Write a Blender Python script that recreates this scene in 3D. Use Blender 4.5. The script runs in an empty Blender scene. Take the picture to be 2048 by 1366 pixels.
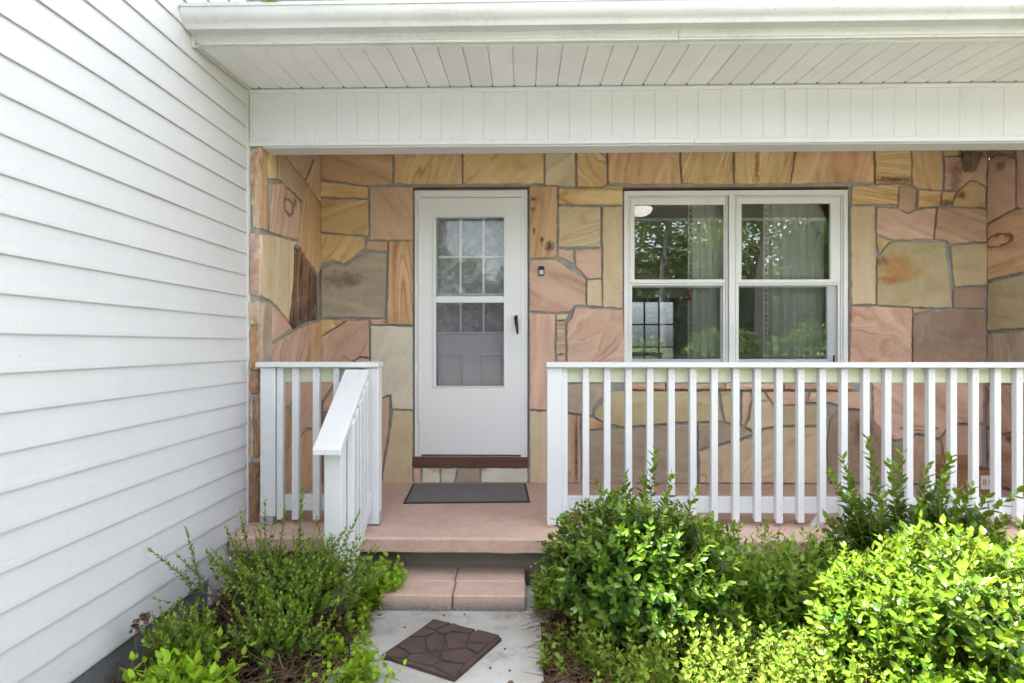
import bpy, bmesh, math, random
import numpy as np
from mathutils import Vector, Matrix, noise as mnoise

random.seed(7)
rng = np.random.default_rng(7)
SC = bpy.context.scene
COL = SC.collection

# ------------------------------------------------------------------ camera
FPX, HZ, YAW = 1161.0, 690.0, math.radians(1.18)      # focal length in px of a 2048 px wide frame, horizon row, turn to the left
CAM = Vector((0.0, -4.5, 1.366))
cd = bpy.data.cameras.new('camera')
cam = bpy.data.objects.new('camera', cd)
COL.objects.link(cam)
cam.location = CAM
cam.rotation_euler = (math.pi / 2, 0, YAW)
cd.sensor_width = 36.0
cd.lens = FPX / 2048 * 36
cd.shift_y = (HZ - 683) / 2048
cd.clip_start, cd.clip_end = 0.02, 2000
SC.camera = cam

# ------------------------------------------------------------------ sky, sun, exposure
SUN_EL, SUN_AZ = math.radians(64.0), math.radians(-79.0)   # azimuth from +Y towards +X: the sun stands over the wing on the left
world = bpy.data.worlds.new('World')
SC.world = world
world.use_nodes = True
wn = world.node_tree
for n in list(wn.nodes):
    wn.nodes.remove(n)
sky = wn.nodes.new('ShaderNodeTexSky')
sky.sky_type = 'NISHITA'
sky.sun_disc = False
sky.sun_elevation = SUN_EL
sky.sun_rotation = SUN_AZ
sky.dust_density = 3.0
sky.ozone_density = 0.6
sky.air_density = 0.8
bg = wn.nodes.new('ShaderNodeBackground')
bg.inputs['Strength'].default_value = 0.15
wo = wn.nodes.new('ShaderNodeOutputWorld')
hs = wn.nodes.new('ShaderNodeHueSaturation')          # hazy bright summer sky
hs.inputs['Saturation'].default_value = 0.34
wn.links.new(sky.outputs[0], hs.inputs['Color'])
wn.links.new(hs.outputs[0], bg.inputs[0])
wn.links.new(bg.outputs[0], wo.inputs[0])
sd = bpy.data.lights.new('sun', 'SUN')
sd.energy = 3.5
sd.angle = math.radians(0.53)
sd.color = (1.0, 0.975, 0.945)
sun = bpy.data.objects.new('sun', sd)
COL.objects.link(sun)
sv = Vector((math.sin(SUN_AZ) * math.cos(SUN_EL), math.cos(SUN_AZ) * math.cos(SUN_EL), math.sin(SUN_EL)))
sun.rotation_euler = sv.to_track_quat('Z', 'Y').to_euler()
vs = SC.view_settings
vs.view_transform = 'Standard'
vs.look = 'None'
vs.exposure = 3.02
vs.gamma = 1.0
SC.cycles.max_bounces = 6
SC.cycles.diffuse_bounces = 3
SC.cycles.glossy_bounces = 3
SC.cycles.use_adaptive_sampling = True
SC.cycles.adaptive_threshold = 0.025
SC.cycles.transparent_max_bounces = 12
SC.cycles.use_denoising = True
SC.cycles.sample_clamp_indirect = 6.0

# ------------------------------------------------------------------ measuring: picture px -> place
_fw = Vector((-math.sin(YAW), math.cos(YAW), 0))
_rt = Vector((math.cos(YAW), math.sin(YAW), 0))
def _ray(x, y):
    return _fw + _rt * ((x - 1024) / FPX) + Vector((0, 0, (HZ - y) / FPX))
def PY(x, y, Y):
    d = _ray(x, y); p = CAM + d * ((Y - CAM.y) / d.y); return p
def PX(x, y, X):
    d = _ray(x, y); p = CAM + d * ((X - CAM.x) / d.x); return p
def PZ(x, y, Z):
    d = _ray(x, y); p = CAM + d * ((Z - CAM.z) / d.z); return p
def X_(x, Y): return PY(x, 700, Y).x
def Z_(x, y, Y): return PY(x, y, Y).z

BZ0, BZ1 = 1.366 + (690 - 288) / 336.0, 1.366 + (690 - 174) / 336.0      # porch beam, bottom and top
FLOOR_Z = 0.300          # porch floor
WING_X = -1.66           # plane of the sided wing wall
SIDE_X = -1.590          # stone return wall on the left
RIGHT_X = 3.532           # stone return wall on the right
PILLAR_Y = -1.045
RAIL_Y = -1.105
EDGE_Y = -1.30

# ------------------------------------------------------------------ object helpers
ORG = {}
def link(name, data, parent=None):
    o = bpy.data.objects.new(name, data)
    COL.objects.link(o)
    if parent is not None:
        o.parent = parent
        ORG[o.name] = ORG.get(parent.name, Vector((0, 0, 0)))
    return o
def tag(o, label=None, cat=None, group=None, kind=None):
    if label: o['label'] = label
    if cat: o['category'] = cat
    if group: o['group'] = group
    if kind: o['kind'] = kind
    return o
def thing(name, label, cat, loc=(0, 0, 0), group=None):
    o = bpy.data.objects.new(name, None)
    o.empty_display_size = 0.1
    COL.objects.link(o)
    o.location = loc
    ORG[o.name] = Vector(loc)
    return tag(o, label, cat, group, 'thing')

class MB:
    def __init__(s): s.v = []; s.f = []
    def add(s, vs_, fs_):
        b = len(s.v); s.v += [tuple(p) for p in vs_]; s.f += [tuple(b + i for i in f) for f in fs_]; return s
    def box(s, x0, x1, y0, y1, z0, z1, c=0.0, M=None):
        x0, x1 = min(x0, x1), max(x0, x1); y0, y1 = min(y0, y1), max(y0, y1); z0, z1 = min(z0, z1), max(z0, z1)
        if c <= 0:
            vv = [(x, y, z) for x in (x0, x1) for y in (y0, y1) for z in (z0, z1)]
            ff = [(0, 1, 3, 2), (4, 6, 7, 5), (0, 4, 5, 1), (2, 3, 7, 6), (0, 2, 6, 4), (1, 5, 7, 3)]
        else:
            vv = []
            for ix, x in enumerate((x0, x1)):
                for iy, y in enumerate((y0, y1)):
                    for iz, z in enumerate((z0, z1)):
                        cx, cy, cz = (c, -c)[ix], (c, -c)[iy], (c, -c)[iz]
                        vv += [(x, y + cy, z + cz), (x + cx, y, z + cz), (x + cx, y + cy, z)]
            I = lambda a, b, d, k: (a * 4 + b * 2 + d) * 3 + k
            ff = [(I(0,0,0,0), I(0,0,1,0), I(0,1,1,0), I(0,1,0,0)), (I(1,0,0,0), I(1,1,0,0), I(1,1,1,0), I(1,0,1,0)),
                  (I(0,0,0,1), I(1,0,0,1), I(1,0,1,1), I(0,0,1,1)), (I(0,1,0,1), I(0,1,1,1), I(1,1,1,1), I(1,1,0,1)),
                  (I(0,0,0,2), I(0,1,0,2), I(1,1,0,2), I(1,0,0,2)), (I(0,0,1,2), I(1,0,1,2), I(1,1,1,2), I(0,1,1,2))]
            for b in (0, 1):
                for d in (0, 1):
                    ff.append((I(0,b,d,1), I(1,b,d,1), I(1,b,d,2), I(0,b,d,2)))
                    ff.append((I(b,0,d,0), I(b,1,d,0), I(b,1,d,2), I(b,0,d,2)))
                    ff.append((I(b,d,0,0), I(b,d,1,0), I(b,d,1,1), I(b,d,0,1)))
            for a in (0, 1):
                for b in (0, 1):
                    for d in (0, 1):
                        ff.append((I(a,b,d,0), I(a,b,d,1), I(a,b,d,2)))
        if M is not None:
            vv = [tuple(M @ Vector(p)) for p in vv]
        return s.add(vv, ff)
    def ring(s, ox0, ox1, oz0, oz1, ix0, ix1, iz0, iz1, y0, y1, c=0.004):
        """picture frame in the XZ plane, front at y0 (towards the viewer), back at y1"""
        def rect(a0, a1, b0, b1, y): return [(a0, y, b0), (a1, y, b0), (a1, y, b1), (a0, y, b1)]
        loops = [rect(ox0, ox1, oz0, oz1, y1), rect(ox0, ox1, oz0, oz1, y0 + c), rect(ox0 + c, ox1 - c, oz0 + c, oz1 - c, y0),
                 rect(ix0 - c, ix1 + c, iz0 - c, iz1 + c, y0), rect(ix0, ix1, iz0, iz1, y0 + c), rect(ix0, ix1, iz0, iz1, y1)]
        vv = [p for l in loops for p in l]
        ff = []
        for k in range(6):
            k2 = (k + 1) % 6
            for j in range(4):
                j2 = (j + 1) % 4
                ff.append((k * 4 + j, k * 4 + j2, k2 * 4 + j2, k2 * 4 + j))
        return s.add(vv, ff)
    def prism(s, poly, fn, d0, d1):
        """poly (a,b) list extruded; fn(a,b,d) -> point"""
        n = len(poly)
        vv = [fn(a, b, d0) for a, b in poly] + [fn(a, b, d1) for a, b in poly]
        ff = [tuple(range(n)), tuple(range(2 * n - 1, n - 1, -1))] + [(i, n + i, n + (i + 1) % n, (i + 1) % n) for i in range(n)]
        return s.add(vv, ff)
    def tube(s, pts, rad, n=6, cap=True):
        pts = [Vector(p) for p in pts]
        if not hasattr(rad, '__len__'): rad = [rad] * len(pts)
        b = len(s.v)
        for i, p in enumerate(pts):
            t = (pts[min(i + 1, len(pts) - 1)] - pts[max(i - 1, 0)]).normalized()
            u = t.orthogonal().normalized(); w = t.cross(u)
            for k in range(n):
                a = 2 * math.pi * k / n
                s.v.append(tuple(p + (u * math.cos(a) + w * math.sin(a)) * rad[i]))
        for i in range(len(pts) - 1):
            for k in range(n):
                k2 = (k + 1) % n
                s.f.append((b + i * n + k, b + i * n + k2, b + (i + 1) * n + k2, b + (i + 1) * n + k))
        if cap:
            s.f.append(tuple(b + k for k in range(n - 1, -1, -1)))
            s.f.append(tuple(b + (len(pts) - 1) * n + k for k in range(n)))
        return s
    def lathe(s, prof, c, n=20, axis='Z'):
        b = len(s.v)
        for r, h in prof:
            for k in range(n):
                a = 2 * math.pi * k / n
                if axis == 'Z': s.v.append((c[0] + r * math.cos(a), c[1] + r * math.sin(a), c[2] + h))
                else: s.v.append((c[0] + r * math.cos(a), c[1] + h, c[2] + r * math.sin(a)))
        for i in range(len(prof) - 1):
            for k in range(n):
                k2 = (k + 1) % n
                s.f.append((b + i * n + k, b + i * n + k2, b + (i + 1) * n + k2, b + (i + 1) * n + k))
        return s
    def build(s, name, m, parent=None, smooth=False, fix=True):
        me = bpy.data.meshes.new(name)
        o = ORG.get(parent.name, Vector((0, 0, 0))) if parent is not None else Vector((0, 0, 0))
        me.from_pydata([(p[0] - o.x, p[1] - o.y, p[2] - o.z) for p in s.v], [], s.f)
        if fix:
            bm = bmesh.new(); bm.from_mesh(me)
            bmesh.ops.recalc_face_normals(bm, faces=bm.faces)
            bm.to_mesh(me); bm.free()
        if smooth:
            me.polygons.foreach_set('use_smooth', [True] * len(me.polygons))
        me.materials.append(m)
        me.update()
        return link(name, me, parent)

# ------------------------------------------------------------------ materials
MATS = {}
def newmat(name):
    m = bpy.data.materials.new(name); m.use_nodes = True
    nt = m.node_tree
    for n in list(nt.nodes): nt.nodes.remove(n)
    out = nt.nodes.new('ShaderNodeOutputMaterial')
    return m, nt, out
class NT:
    """little node helper"""
    def __init__(s, nt): s.nt = nt
    def n(s, typ, **kw):
        nd = s.nt.nodes.new(typ)
        for k, v in kw.items(): setattr(nd, k, v)
        return nd
    def l(s, a, b): s.nt.links.new(a, b)
    def setv(s, sock, v):
        if hasattr(v, 'is_output') or hasattr(v, 'links'): s.l(v, sock)
        else: sock.default_value = v
    def math(s, op, a, b=0.0, clamp=False):
        nd = s.n('ShaderNodeMath', operation=op, use_clamp=clamp); s.setv(nd.inputs[0], a); s.setv(nd.inputs[1], b); return nd.outputs[0]
    def mix(s, f, a, b, blend='MIX'):
        nd = s.n('ShaderNodeMix', data_type='RGBA', blend_type=blend)
        s.setv(nd.inputs[0], f)
        for sock, v in ((nd.inputs[6], a), (nd.inputs[7], b)):
            if isinstance(v, tuple): v = (v[0], v[1], v[2], 1.0)
            s.setv(sock, v)
        return nd.outputs[2]
    def noise(s, vec, scale, detail=4.0, rough=0.55, dist=0.0, out=0):
        nd = s.n('ShaderNodeTexNoise'); nd.inputs['Scale'].default_value = scale; nd.inputs['Detail'].default_value = detail
        nd.inputs['Roughness'].default_value = rough; nd.inputs['Distortion'].default_value = dist
        if vec is not None: s.l(vec, nd.inputs['Vector'])
        return nd.outputs[out]
    def ramp(s, f, stops):
        nd = s.n('ShaderNodeValToRGB'); e = nd.color_ramp.elements
        while len(e) > len(stops): e.remove(e[-1])
        while len(e) < len(stops): e.new(0.5)
        for i, (p, c) in enumerate(stops):
            e[i].position = p
            e[i].color = (c, c, c, 1) if not isinstance(c, tuple) else (c[0], c[1], c[2], 1)
        s.l(f, nd.inputs[0]); return nd.outputs[0]
    def mapping(s, vec, loc=(0, 0, 0), rot=(0, 0, 0), sc=(1, 1, 1)):
        nd = s.n('ShaderNodeMapping'); nd.inputs['Location'].default_value = loc; nd.inputs['Rotation'].default_value = rot
        nd.inputs['Scale'].default_value = sc; s.l(vec, nd.inputs['Vector']); return nd.outputs[0]
    def obj(s): return s.n('ShaderNodeTexCoord').outputs['Object']
    def pos(s): return s.n('ShaderNodeNewGeometry').outputs['Position']
    def bump(s, h, strength, dist=0.01, normal=None):
        nd = s.n('ShaderNodeBump'); nd.inputs['Strength'].default_value = strength; nd.inputs['Distance'].default_value = dist
        s.l(h, nd.inputs['Height'])
        if normal is not None: s.l(normal, nd.inputs['Normal'])
        return nd.outputs[0]
    def bsdf(s, out, color, rough, normal=None, spec=0.5, metallic=0.0):
        p = s.n('ShaderNodeBsdfPrincipled')
        if isinstance(color, tuple): color = (color[0], color[1], color[2], 1)
        s.setv(p.inputs['Base Color'], color); s.setv(p.inputs['Roughness'], rough)
        p.inputs['Specular IOR Level'].default_value = spec; p.inputs['Metallic'].default_value = metallic
        if normal is not None: s.l(normal, p.inputs['Normal'])
        if out is not None: s.l(p.outputs[0], out.inputs[0])
        return p

def paint(name, col, rough=0.45, var=0.06, dirt=0.0, dirtcol=(0.30, 0.28, 0.22), grain=None, gscale=1.0, bump=0.12, specks=0.0, mild=None):
    """painted vinyl / wood: faint mottling, speckles of dirt, streaky grain along one axis"""
    m, nt, out = newmat(name); t = NT(nt); v = t.pos()
    n1 = t.noise(v, 3.0, 3.0); n2 = t.noise(v, 38.0, 5.0, 0.65)
    base = t.mix(t.ramp(n1, [(0.35, 0.0), (0.68, 1.0)]), tuple(c * (1 - var) for c in col), col)
    if dirt > 0:
        d = t.ramp(t.math('MULTIPLY', n2, t.noise(v, 5.0, 4.0, 0.6)), [(0.24, 0.0), (0.40, dirt)])
        base = t.mix(d, base, dirtcol)
    if mild:                                       # algae film, patchy
        g = t.ramp(t.noise(v, 7.0, 5.0, 0.6), [(0.32, 0.12), (0.62, 0.85)])
        base = t.mix(g, base, mild)
    if specks > 0:
        sp = t.noise(v, 75.0, 2.0, 0.5)
        base = t.mix(t.ramp(sp, [(0.715, 0.0), (0.745, specks)]), base, (0.10, 0.085, 0.06))
    nrm = None
    if grain:
        sc = {'x': (2, 90, 90), 'y': (90, 2, 90), 'z': (90, 90, 2)}[grain]
        g = t.noise(t.mapping(v, sc=tuple(a * gscale for a in sc)), 1.0, 4.0, 0.6, 0.4)
        nrm = t.bump(g, bump, 0.004)
        base = t.mix(t.ramp(g, [(0.3, 0.10), (0.6, 0.0)]), base, tuple(c * 0.75 for c in col))
    else:
        nrm = t.bump(n2, bump * 0.5, 0.003)
    t.bsdf(out, base, t.math('ADD', t.math('MULTIPLY', n2, 0.18), rough - 0.08), nrm, 0.4)
    MATS[name] = m
    return m

paint('vinyl', (0.645, 0.635, 0.635), 0.42, 0.03, 0.05, grain='y', gscale=0.55, bump=0.16, specks=0.25)
paint('soffit_vinyl', (0.85, 0.84, 0.85), 0.5, 0.05, 0.10, specks=0.35, bump=0.06)
paint('beam_vinyl', (0.67, 0.66, 0.67), 0.5, 0.04, 0.10, specks=0.5, bump=0.06)
paint('fascia_paint', (0.62, 0.62, 0.59), 0.45, 0.06, 0.22, specks=0.4, bump=0.05)
paint('gutter_paint', (0.65, 0.65, 0.64), 0.35, 0.06, 0.26, (0.42, 0.40, 0.34), specks=0.4, bump=0.05)
paint('door_white', (0.765, 0.76, 0.76), 0.38, 0.02, 0.03, bump=0.03, specks=0.12)
paint('window_white', (0.80, 0.795, 0.775), 0.38, 0.03, 0.08, bump=0.03, specks=0.2)
paint('rail_paint_x', (0.68, 0.68, 0.69), 0.5, 0.04, 0.10, grain='x', gscale=0.6, bump=0.3, specks=0.3)
paint('rail_paint_y', (0.68, 0.68, 0.68), 0.5, 0.04, 0.10, grain='y', gscale=0.6, bump=0.3, specks=0.2)
paint('rail_paint_z', (0.68, 0.68, 0.69), 0.5, 0.04, 0.08, grain='z', gscale=0.6, bump=0.35, specks=0.3)
paint('rail_algae', (0.70, 0.70, 0.63), 0.55, 0.05, 0.15, (0.35, 0.33, 0.16), grain='x', gscale=0.6, bump=0.3, specks=0.35, mild=(0.64, 0.65, 0.42))
paint('inner_door', (0.72, 0.71, 0.71), 0.5, 0.03, 0.03, bump=0.04)
paint('black_plastic', (0.018, 0.018, 0.02), 0.28, 0.1, bump=0.02)
paint('silver_plastic', (0.55, 0.56, 0.58), 0.35, 0.05, bump=0.02)
paint('grey_metal', (0.36, 0.37, 0.38), 0.5, 0.2, 0.3, (0.2, 0.2, 0.2), bump=0.2)
paint('dark_rubber', (0.045, 0.038, 0.036), 0.8, 0.2, bump=0.4)
paint('red_cloth', (0.45, 0.05, 0.04), 0.8, 0.1, bump=0.1)
paint('room_wall', (0.40, 0.39, 0.36), 0.8, 0.03, bump=0.05)
paint('room_floor', (0.16, 0.10, 0.06), 0.6, 0.2, bump=0.1)
paint('dark_wood', (0.035, 0.024, 0.017), 0.45, 0.2, grain='z', bump=0.2)
paint('foundation', (0.23, 0.23, 0.235), 0.9, 0.25, 0.5, (0.10, 0.10, 0.10), bump=0.8)
paint('stake_metal', (0.03, 0.03, 0.03), 0.5, 0.2, bump=0.1)
paint('ceramic', (0.75, 0.74, 0.72), 0.2, 0.02, bump=0.01)
paint('gap_dark', (0.03, 0.022, 0.018), 0.9, 0.2, bump=0.1)

def wood_brown():
    m, nt, out = newmat('stained_wood'); t = NT(nt); v = t.pos()
    g = t.noise(t.mapping(v, sc=(2.2, 30, 45)), 1.0, 6.0, 0.6, 1.2)
    k = t.noise(v, 6.0, 3.0)
    c = t.mix(t.ramp(g, [(0.3, 0.0), (0.7, 1.0)]), (0.055, 0.022, 0.014), (0.17, 0.07, 0.042))
    c = t.mix(t.ramp(k, [(0.60, 0.0), (0.74, 0.7)]), c, (0.30, 0.13, 0.06))
    t.bsdf(out, c, 0.6, t.bump(g, 0.4, 0.004)); MATS['stained_wood'] = m
wood_brown()

def mortar():
    m, nt, out = newmat('mortar'); t = NT(nt); v = t.pos()
    a = t.noise(v, 9.0, 5.0, 0.6); b = t.noise(v, 120.0, 4.0, 0.7); d = t.noise(v, 30.0, 4.0)
    c = t.mix(t.ramp(a, [(0.3, 0.0), (0.7, 1.0)]), (0.25, 0.245, 0.235), (0.42, 0.41, 0.39))
    c = t.mix(t.ramp(b, [(0.5, 0.0), (0.75, 0.5)]), c, (0.13, 0.12, 0.11))
    n = t.bump(b, 0.6, 0.004); n = t.bump(d, 0.8, 0.012, n)
    t.bsdf(out, c, 0.92, n, 0.2); MATS['mortar'] = m
mortar()

PAL = {  # two tones and the iron banding of the sandstone
    'Y': ((0.610, 0.401, 0.166), (0.685, 0.487, 0.230), (0.43, 0.22, 0.07)),
    'O': ((0.567, 0.332, 0.161), (0.631, 0.396, 0.209), (0.38, 0.17, 0.07)),
    'P': ((0.578, 0.353, 0.251), (0.631, 0.412, 0.300), (0.41, 0.20, 0.115)),
    'T': ((0.578, 0.444, 0.273), (0.631, 0.498, 0.326), (0.48, 0.32, 0.16)),
    'G': ((0.374, 0.289, 0.209), (0.439, 0.348, 0.251), (0.29, 0.19, 0.12)),
    'V': ((0.428, 0.342, 0.182), (0.492, 0.401, 0.225), (0.33, 0.23, 0.10)),
    'B': ((0.289, 0.187, 0.126), (0.342, 0.230, 0.155), (0.20, 0.11, 0.065)),
    'C': ((0.514, 0.326, 0.209), (0.567, 0.374, 0.246), (0.36, 0.18, 0.10)),
    'W': ((0.567, 0.508, 0.401), (0.631, 0.578, 0.471), (0.52, 0.39, 0.24)),
    'K': ((0.075, 0.045, 0.030), (0.30, 0.15, 0.075), (0.04, 0.025, 0.018)),
}
STONE_CACHE = {}
def stone_mat(pal, mode, ang, plane='XZ', blobs=()):
    """mode: 0 plain, 1 faint bands, 2 clear bands, 3 swirls; ang: band direction in degrees; blobs: iron stains
    (centre a, centre b, radius a, radius b, colour, ring?) in wall coordinates"""
    key = (pal, mode, round(ang / 15), plane, tuple(blobs))
    if key in STONE_CACHE: return STONE_CACHE[key]
    m, nt, out = newmat('sandstone'); t = NT(nt)
    g = t.pos()
    sep = t.n('ShaderNodeSeparateXYZ'); t.l(g, sep.inputs[0])
    cmb = t.n('ShaderNodeCombineXYZ')
    t.l(sep.outputs[0 if plane == 'XZ' else 1], cmb.inputs[0]); t.l(sep.outputs[2], cmb.inputs[1])
    t.l(sep.outputs[1 if plane == 'XZ' else 0], cmb.inputs[2])
    flat = cmb.outputs[0]
    oi = t.n('ShaderNodeObjectInfo')
    off = t.n('ShaderNodeVectorMath', operation='SCALE'); off.inputs[0].default_value = (37.0, 53.0, 11.0)
    t.l(oi.outputs['Random'], off.inputs['Scale'])
    add = t.n('ShaderNodeVectorMath', operation='ADD'); t.l(flat, add.inputs[0]); t.l(off.outputs[0], add.inputs[1])
    v = add.outputs[0]
    A, B, K = PAL[pal]
    rot = t.mapping(v, rot=(0, 0, math.radians(-ang)))
    big = t.noise(v, 3.2, 3.0, 0.5, 0.6)
    fine = t.noise(v, 220.0, 3.0, 0.6)
    mid = t.noise(v, 26.0, 5.0, 0.62)
    streak = t.noise(t.mapping(rot, sc=(2.0, 26.0, 1.0)), 1.0, 5.0, 0.6, 0.5)
    c = t.mix(t.ramp(big, [(0.34, 0.0), (0.66, 1.0)]), A, B)
    c = t.mix(t.ramp(streak, [(0.45, 0.0), (0.72, 0.40 if mode else 0.22)]), c, K)
    if True:
        bm_ = mode; mode = mode or 1
        warp = t.n('ShaderNodeVectorMath', operation='SCALE'); warp.inputs['Scale'].default_value = {1: 0.05, 2: 0.05, 3: 0.34}[mode]
        t.l(t.noise(rot, 3.4, 2.0, 0.5, out=1), warp.inputs[0])
        wa = t.n('ShaderNodeVectorMath', operation='ADD'); t.l(rot, wa.inputs[0]); t.l(warp.outputs[0], wa.inputs[1])
        field = t.noise(t.mapping(wa.outputs[0], sc={1: (0.7, 4.5, 1), 2: (0.6, 7.0, 1), 3: (1.1, 4.4, 1)}[mode]), 1.0, 0.6, 0.4)
        pp = t.math('PINGPONG', t.math('MULTIPLY', field, {1: 11.0, 2: 26.0, 3: 18.0}[mode]), 1.0)
        pw = t.math('PINGPONG', t.math('MULTIPLY', field, {1: 4.0, 2: 9.0, 3: 7.0}[mode]), 1.0)
        mod = t.ramp(t.noise(wa.outputs[0], 5.0, 3.0), [(0.36, 0.15), (0.58, 1.0)])
        s = {0: 0.34, 1: 0.74, 2: 1.0, 3: 1.0}[bm_]
        line = t.ramp(pp, [(0.0, s), (0.16, s * 0.7), (0.45, 0.0)])
        c = t.mix(t.ramp(pw, [(0.15, 0.0), (0.9, s * 0.42)]), c, tuple(0.45 * x + 0.55 * y for x, y in zip(A, K)))
        c = t.mix(t.math('MULTIPLY', line, mod), c, K)
        lite = t.ramp(pw, [(0.0, s * 0.5), (0.25, 0.0)])
        c = t.mix(lite, c, tuple(min(0.8, x * 1.12 + 0.05) for x in B))
        mode = bm_
    for (ca, cb, ra, rb, bc, ringy) in blobs:
        ds = t.n('ShaderNodeVectorMath', operation='ADD')
        nz = t.n('ShaderNodeVectorMath', operation='SCALE'); nz.inputs['Scale'].default_value = min(ra, rb) * 1.3
        sb = t.n('ShaderNodeVectorMath', operation='SUBTRACT'); sb.inputs[1].default_value = (0.5, 0.5, 0.5)
        t.l(t.noise(flat, 1.1 / min(ra, rb), 4.0, 0.6, out=1), sb.inputs[0]); t.l(sb.outputs[0], nz.inputs[0])
        t.l(flat, ds.inputs[0]); t.l(nz.outputs[0], ds.inputs[1])
        mp = t.mapping(ds.outputs[0], loc=(-ca / ra, -cb / rb, 0), sc=(1 / ra, 1 / rb, 0))
        ln = t.n('ShaderNodeVectorMath', operation='LENGTH'); t.l(mp, ln.inputs[0])
        if ringy: mk = t.ramp(t.math('MULTIPLY', ln.outputs['Value'], 0.5), [(0.30, 0.0), (0.36, 0.95), (0.46, 0.95), (0.52, 0.0)])
        else:
            spot = t.math('ADD', t.math('MULTIPLY', ln.outputs['Value'], -0.55), t.math('MULTIPLY', t.noise(flat, 0.9 / min(ra, rb), 6.0, 0.68), 1.25))
            mk = t.ramp(spot, [(0.0, 0.0), (0.22, 0.5), (0.46, 0.9)])
        c = t.mix(mk, c, bc)
    c = t.mix(t.ramp(mid, [(0.56, 0.0), (0.78, 0.30)]), c, tuple(x * 0.6 for x in K))
    c = t.mix(t.ramp(t.noise(v, 8.0, 6.0, 0.7, 0.8), [(0.50, 0.0), (0.72, 0.34)]), c, tuple(0.4 * x + 0.6 * g_ for x, g_ in zip(B, (0.56, 0.49, 0.41))))
    hv = t.n('ShaderNodeHueSaturation'); hv.inputs['Saturation'].default_value = 0.93
    t.l(c, hv.inputs['Color'])
    t.l(t.math('ADD', t.math('MULTIPLY', t.math('ADD', fine, oi.outputs['Random']), 0.16), 0.86), hv.inputs['Value'])
    n = t.bump(fine, 0.35, 0.002); n = t.bump(mid, 0.40, 0.008, n); n = t.bump(big, 0.5, 0.02, n)
    n = t.bump(streak, 0.30 if mode >= 2 else 0.15, 0.006, n)
    t.bsdf(out, hv.outputs[0], 0.78, n, 0.25)
    STONE_CACHE[key] = m
    return m

def rough_rock(name, a, b):
    m, nt, out = newmat(name); t = NT(nt); v = t.pos()
    n1 = t.noise(v, 14.0, 6.0, 0.65, 0.5); n2 = t.noise(t.mapping(v, sc=(30, 30, 8)), 1.0, 5.0, 0.6, 1.0)
    c = t.mix(t.ramp(n1, [(0.35, 0.0), (0.65, 1.0)]), a, b)
    c = t.mix(t.ramp(n2, [(0.55, 0.0), (0.8, 0.5)]), c, tuple(x * 0.35 for x in a))
    t.bsdf(out, c, 0.85, t.bump(n1, 1.0, 0.02), 0.25); MATS[name] = m
rough_rock('rock_cream', (0.42, 0.27, 0.16), (0.60, 0.48, 0.36))
rough_rock('rock_pink', (0.46, 0.27, 0.21), (0.60, 0.44, 0.38))
rough_rock('rock_orange', (0.36, 0.18, 0.09), (0.50, 0.32, 0.20))
rough_rock('rock_brown', (0.20, 0.11, 0.065), (0.38, 0.24, 0.15))

def floor_paint(name, col, worn, worncol=(0.36, 0.35, 0.33), low=None):
    m, nt, out = newmat(name); t = NT(nt); v = t.pos()
    a = t.noise(v, 2.5, 5.0, 0.6, 0.5); b = t.noise(v, 18.0, 6.0, 0.65); d = t.noise(v, 160.0, 3.0, 0.6)
    c = t.mix(t.ramp(a, [(0.32, 0.0), (0.68, 1.0)]), tuple(x * 0.84 for x in col), col)
    c = t.mix(t.ramp(b, [(0.42, 0.0), (0.70, 0.5)]), c, tuple(x * 0.68 for x in col))
    c = t.mix(t.ramp(t.noise(v, 26.0, 3.0, 0.5), [(0.665, 0.0), (0.72, worn)]), c, worncol)
    c = t.mix(t.ramp(t.noise(v, 60.0, 2.0, 0.5), [(0.72, 0.0), (0.76, 0.5)]), c, (0.12, 0.09, 0.07))
    if low:                                        # paint worn off the rough concrete near the ground
        sp = t.n('ShaderNodeSeparateXYZ'); t.l(v, sp.inputs[0])
        h = t.math('ADD', sp.outputs[2], t.math('MULTIPLY', t.math('SUBTRACT', b, 0.5), low[2]))
        rm = t.n('ShaderNodeMapRange'); rm.inputs[1].default_value = low[0]; rm.inputs[2].default_value = low[1]
        rm.inputs[3].default_value = 1.0; rm.inputs[4].default_value = 0.0
        t.l(h, rm.inputs[0])
        sc = t.ramp(t.noise(v, 95.0, 4.0, 0.7), [(0.35, 0.45), (0.55, 1.0)])
        c = t.mix(t.math('MULTIPLY', rm.outputs[0], sc), c, low[3])
    n = t.bump(d, 0.5, 0.003); n = t.bump(b, 0.6, 0.014, n)
    t.bsdf(out, c, 0.72, n, 0.3); MATS[name] = m
floor_paint('porch_paint', (0.59, 0.405, 0.33), 0.6)
floor_paint('step_paint', (0.60, 0.425, 0.35), 0.5, low=(0.012, 0.062, 0.03, (0.15, 0.14, 0.13)))
floor_paint('slab_side', (0.25, 0.225, 0.20), 0.3, low=(0.0, 0.1, 0.05, (0.10, 0.095, 0.085)))

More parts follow.
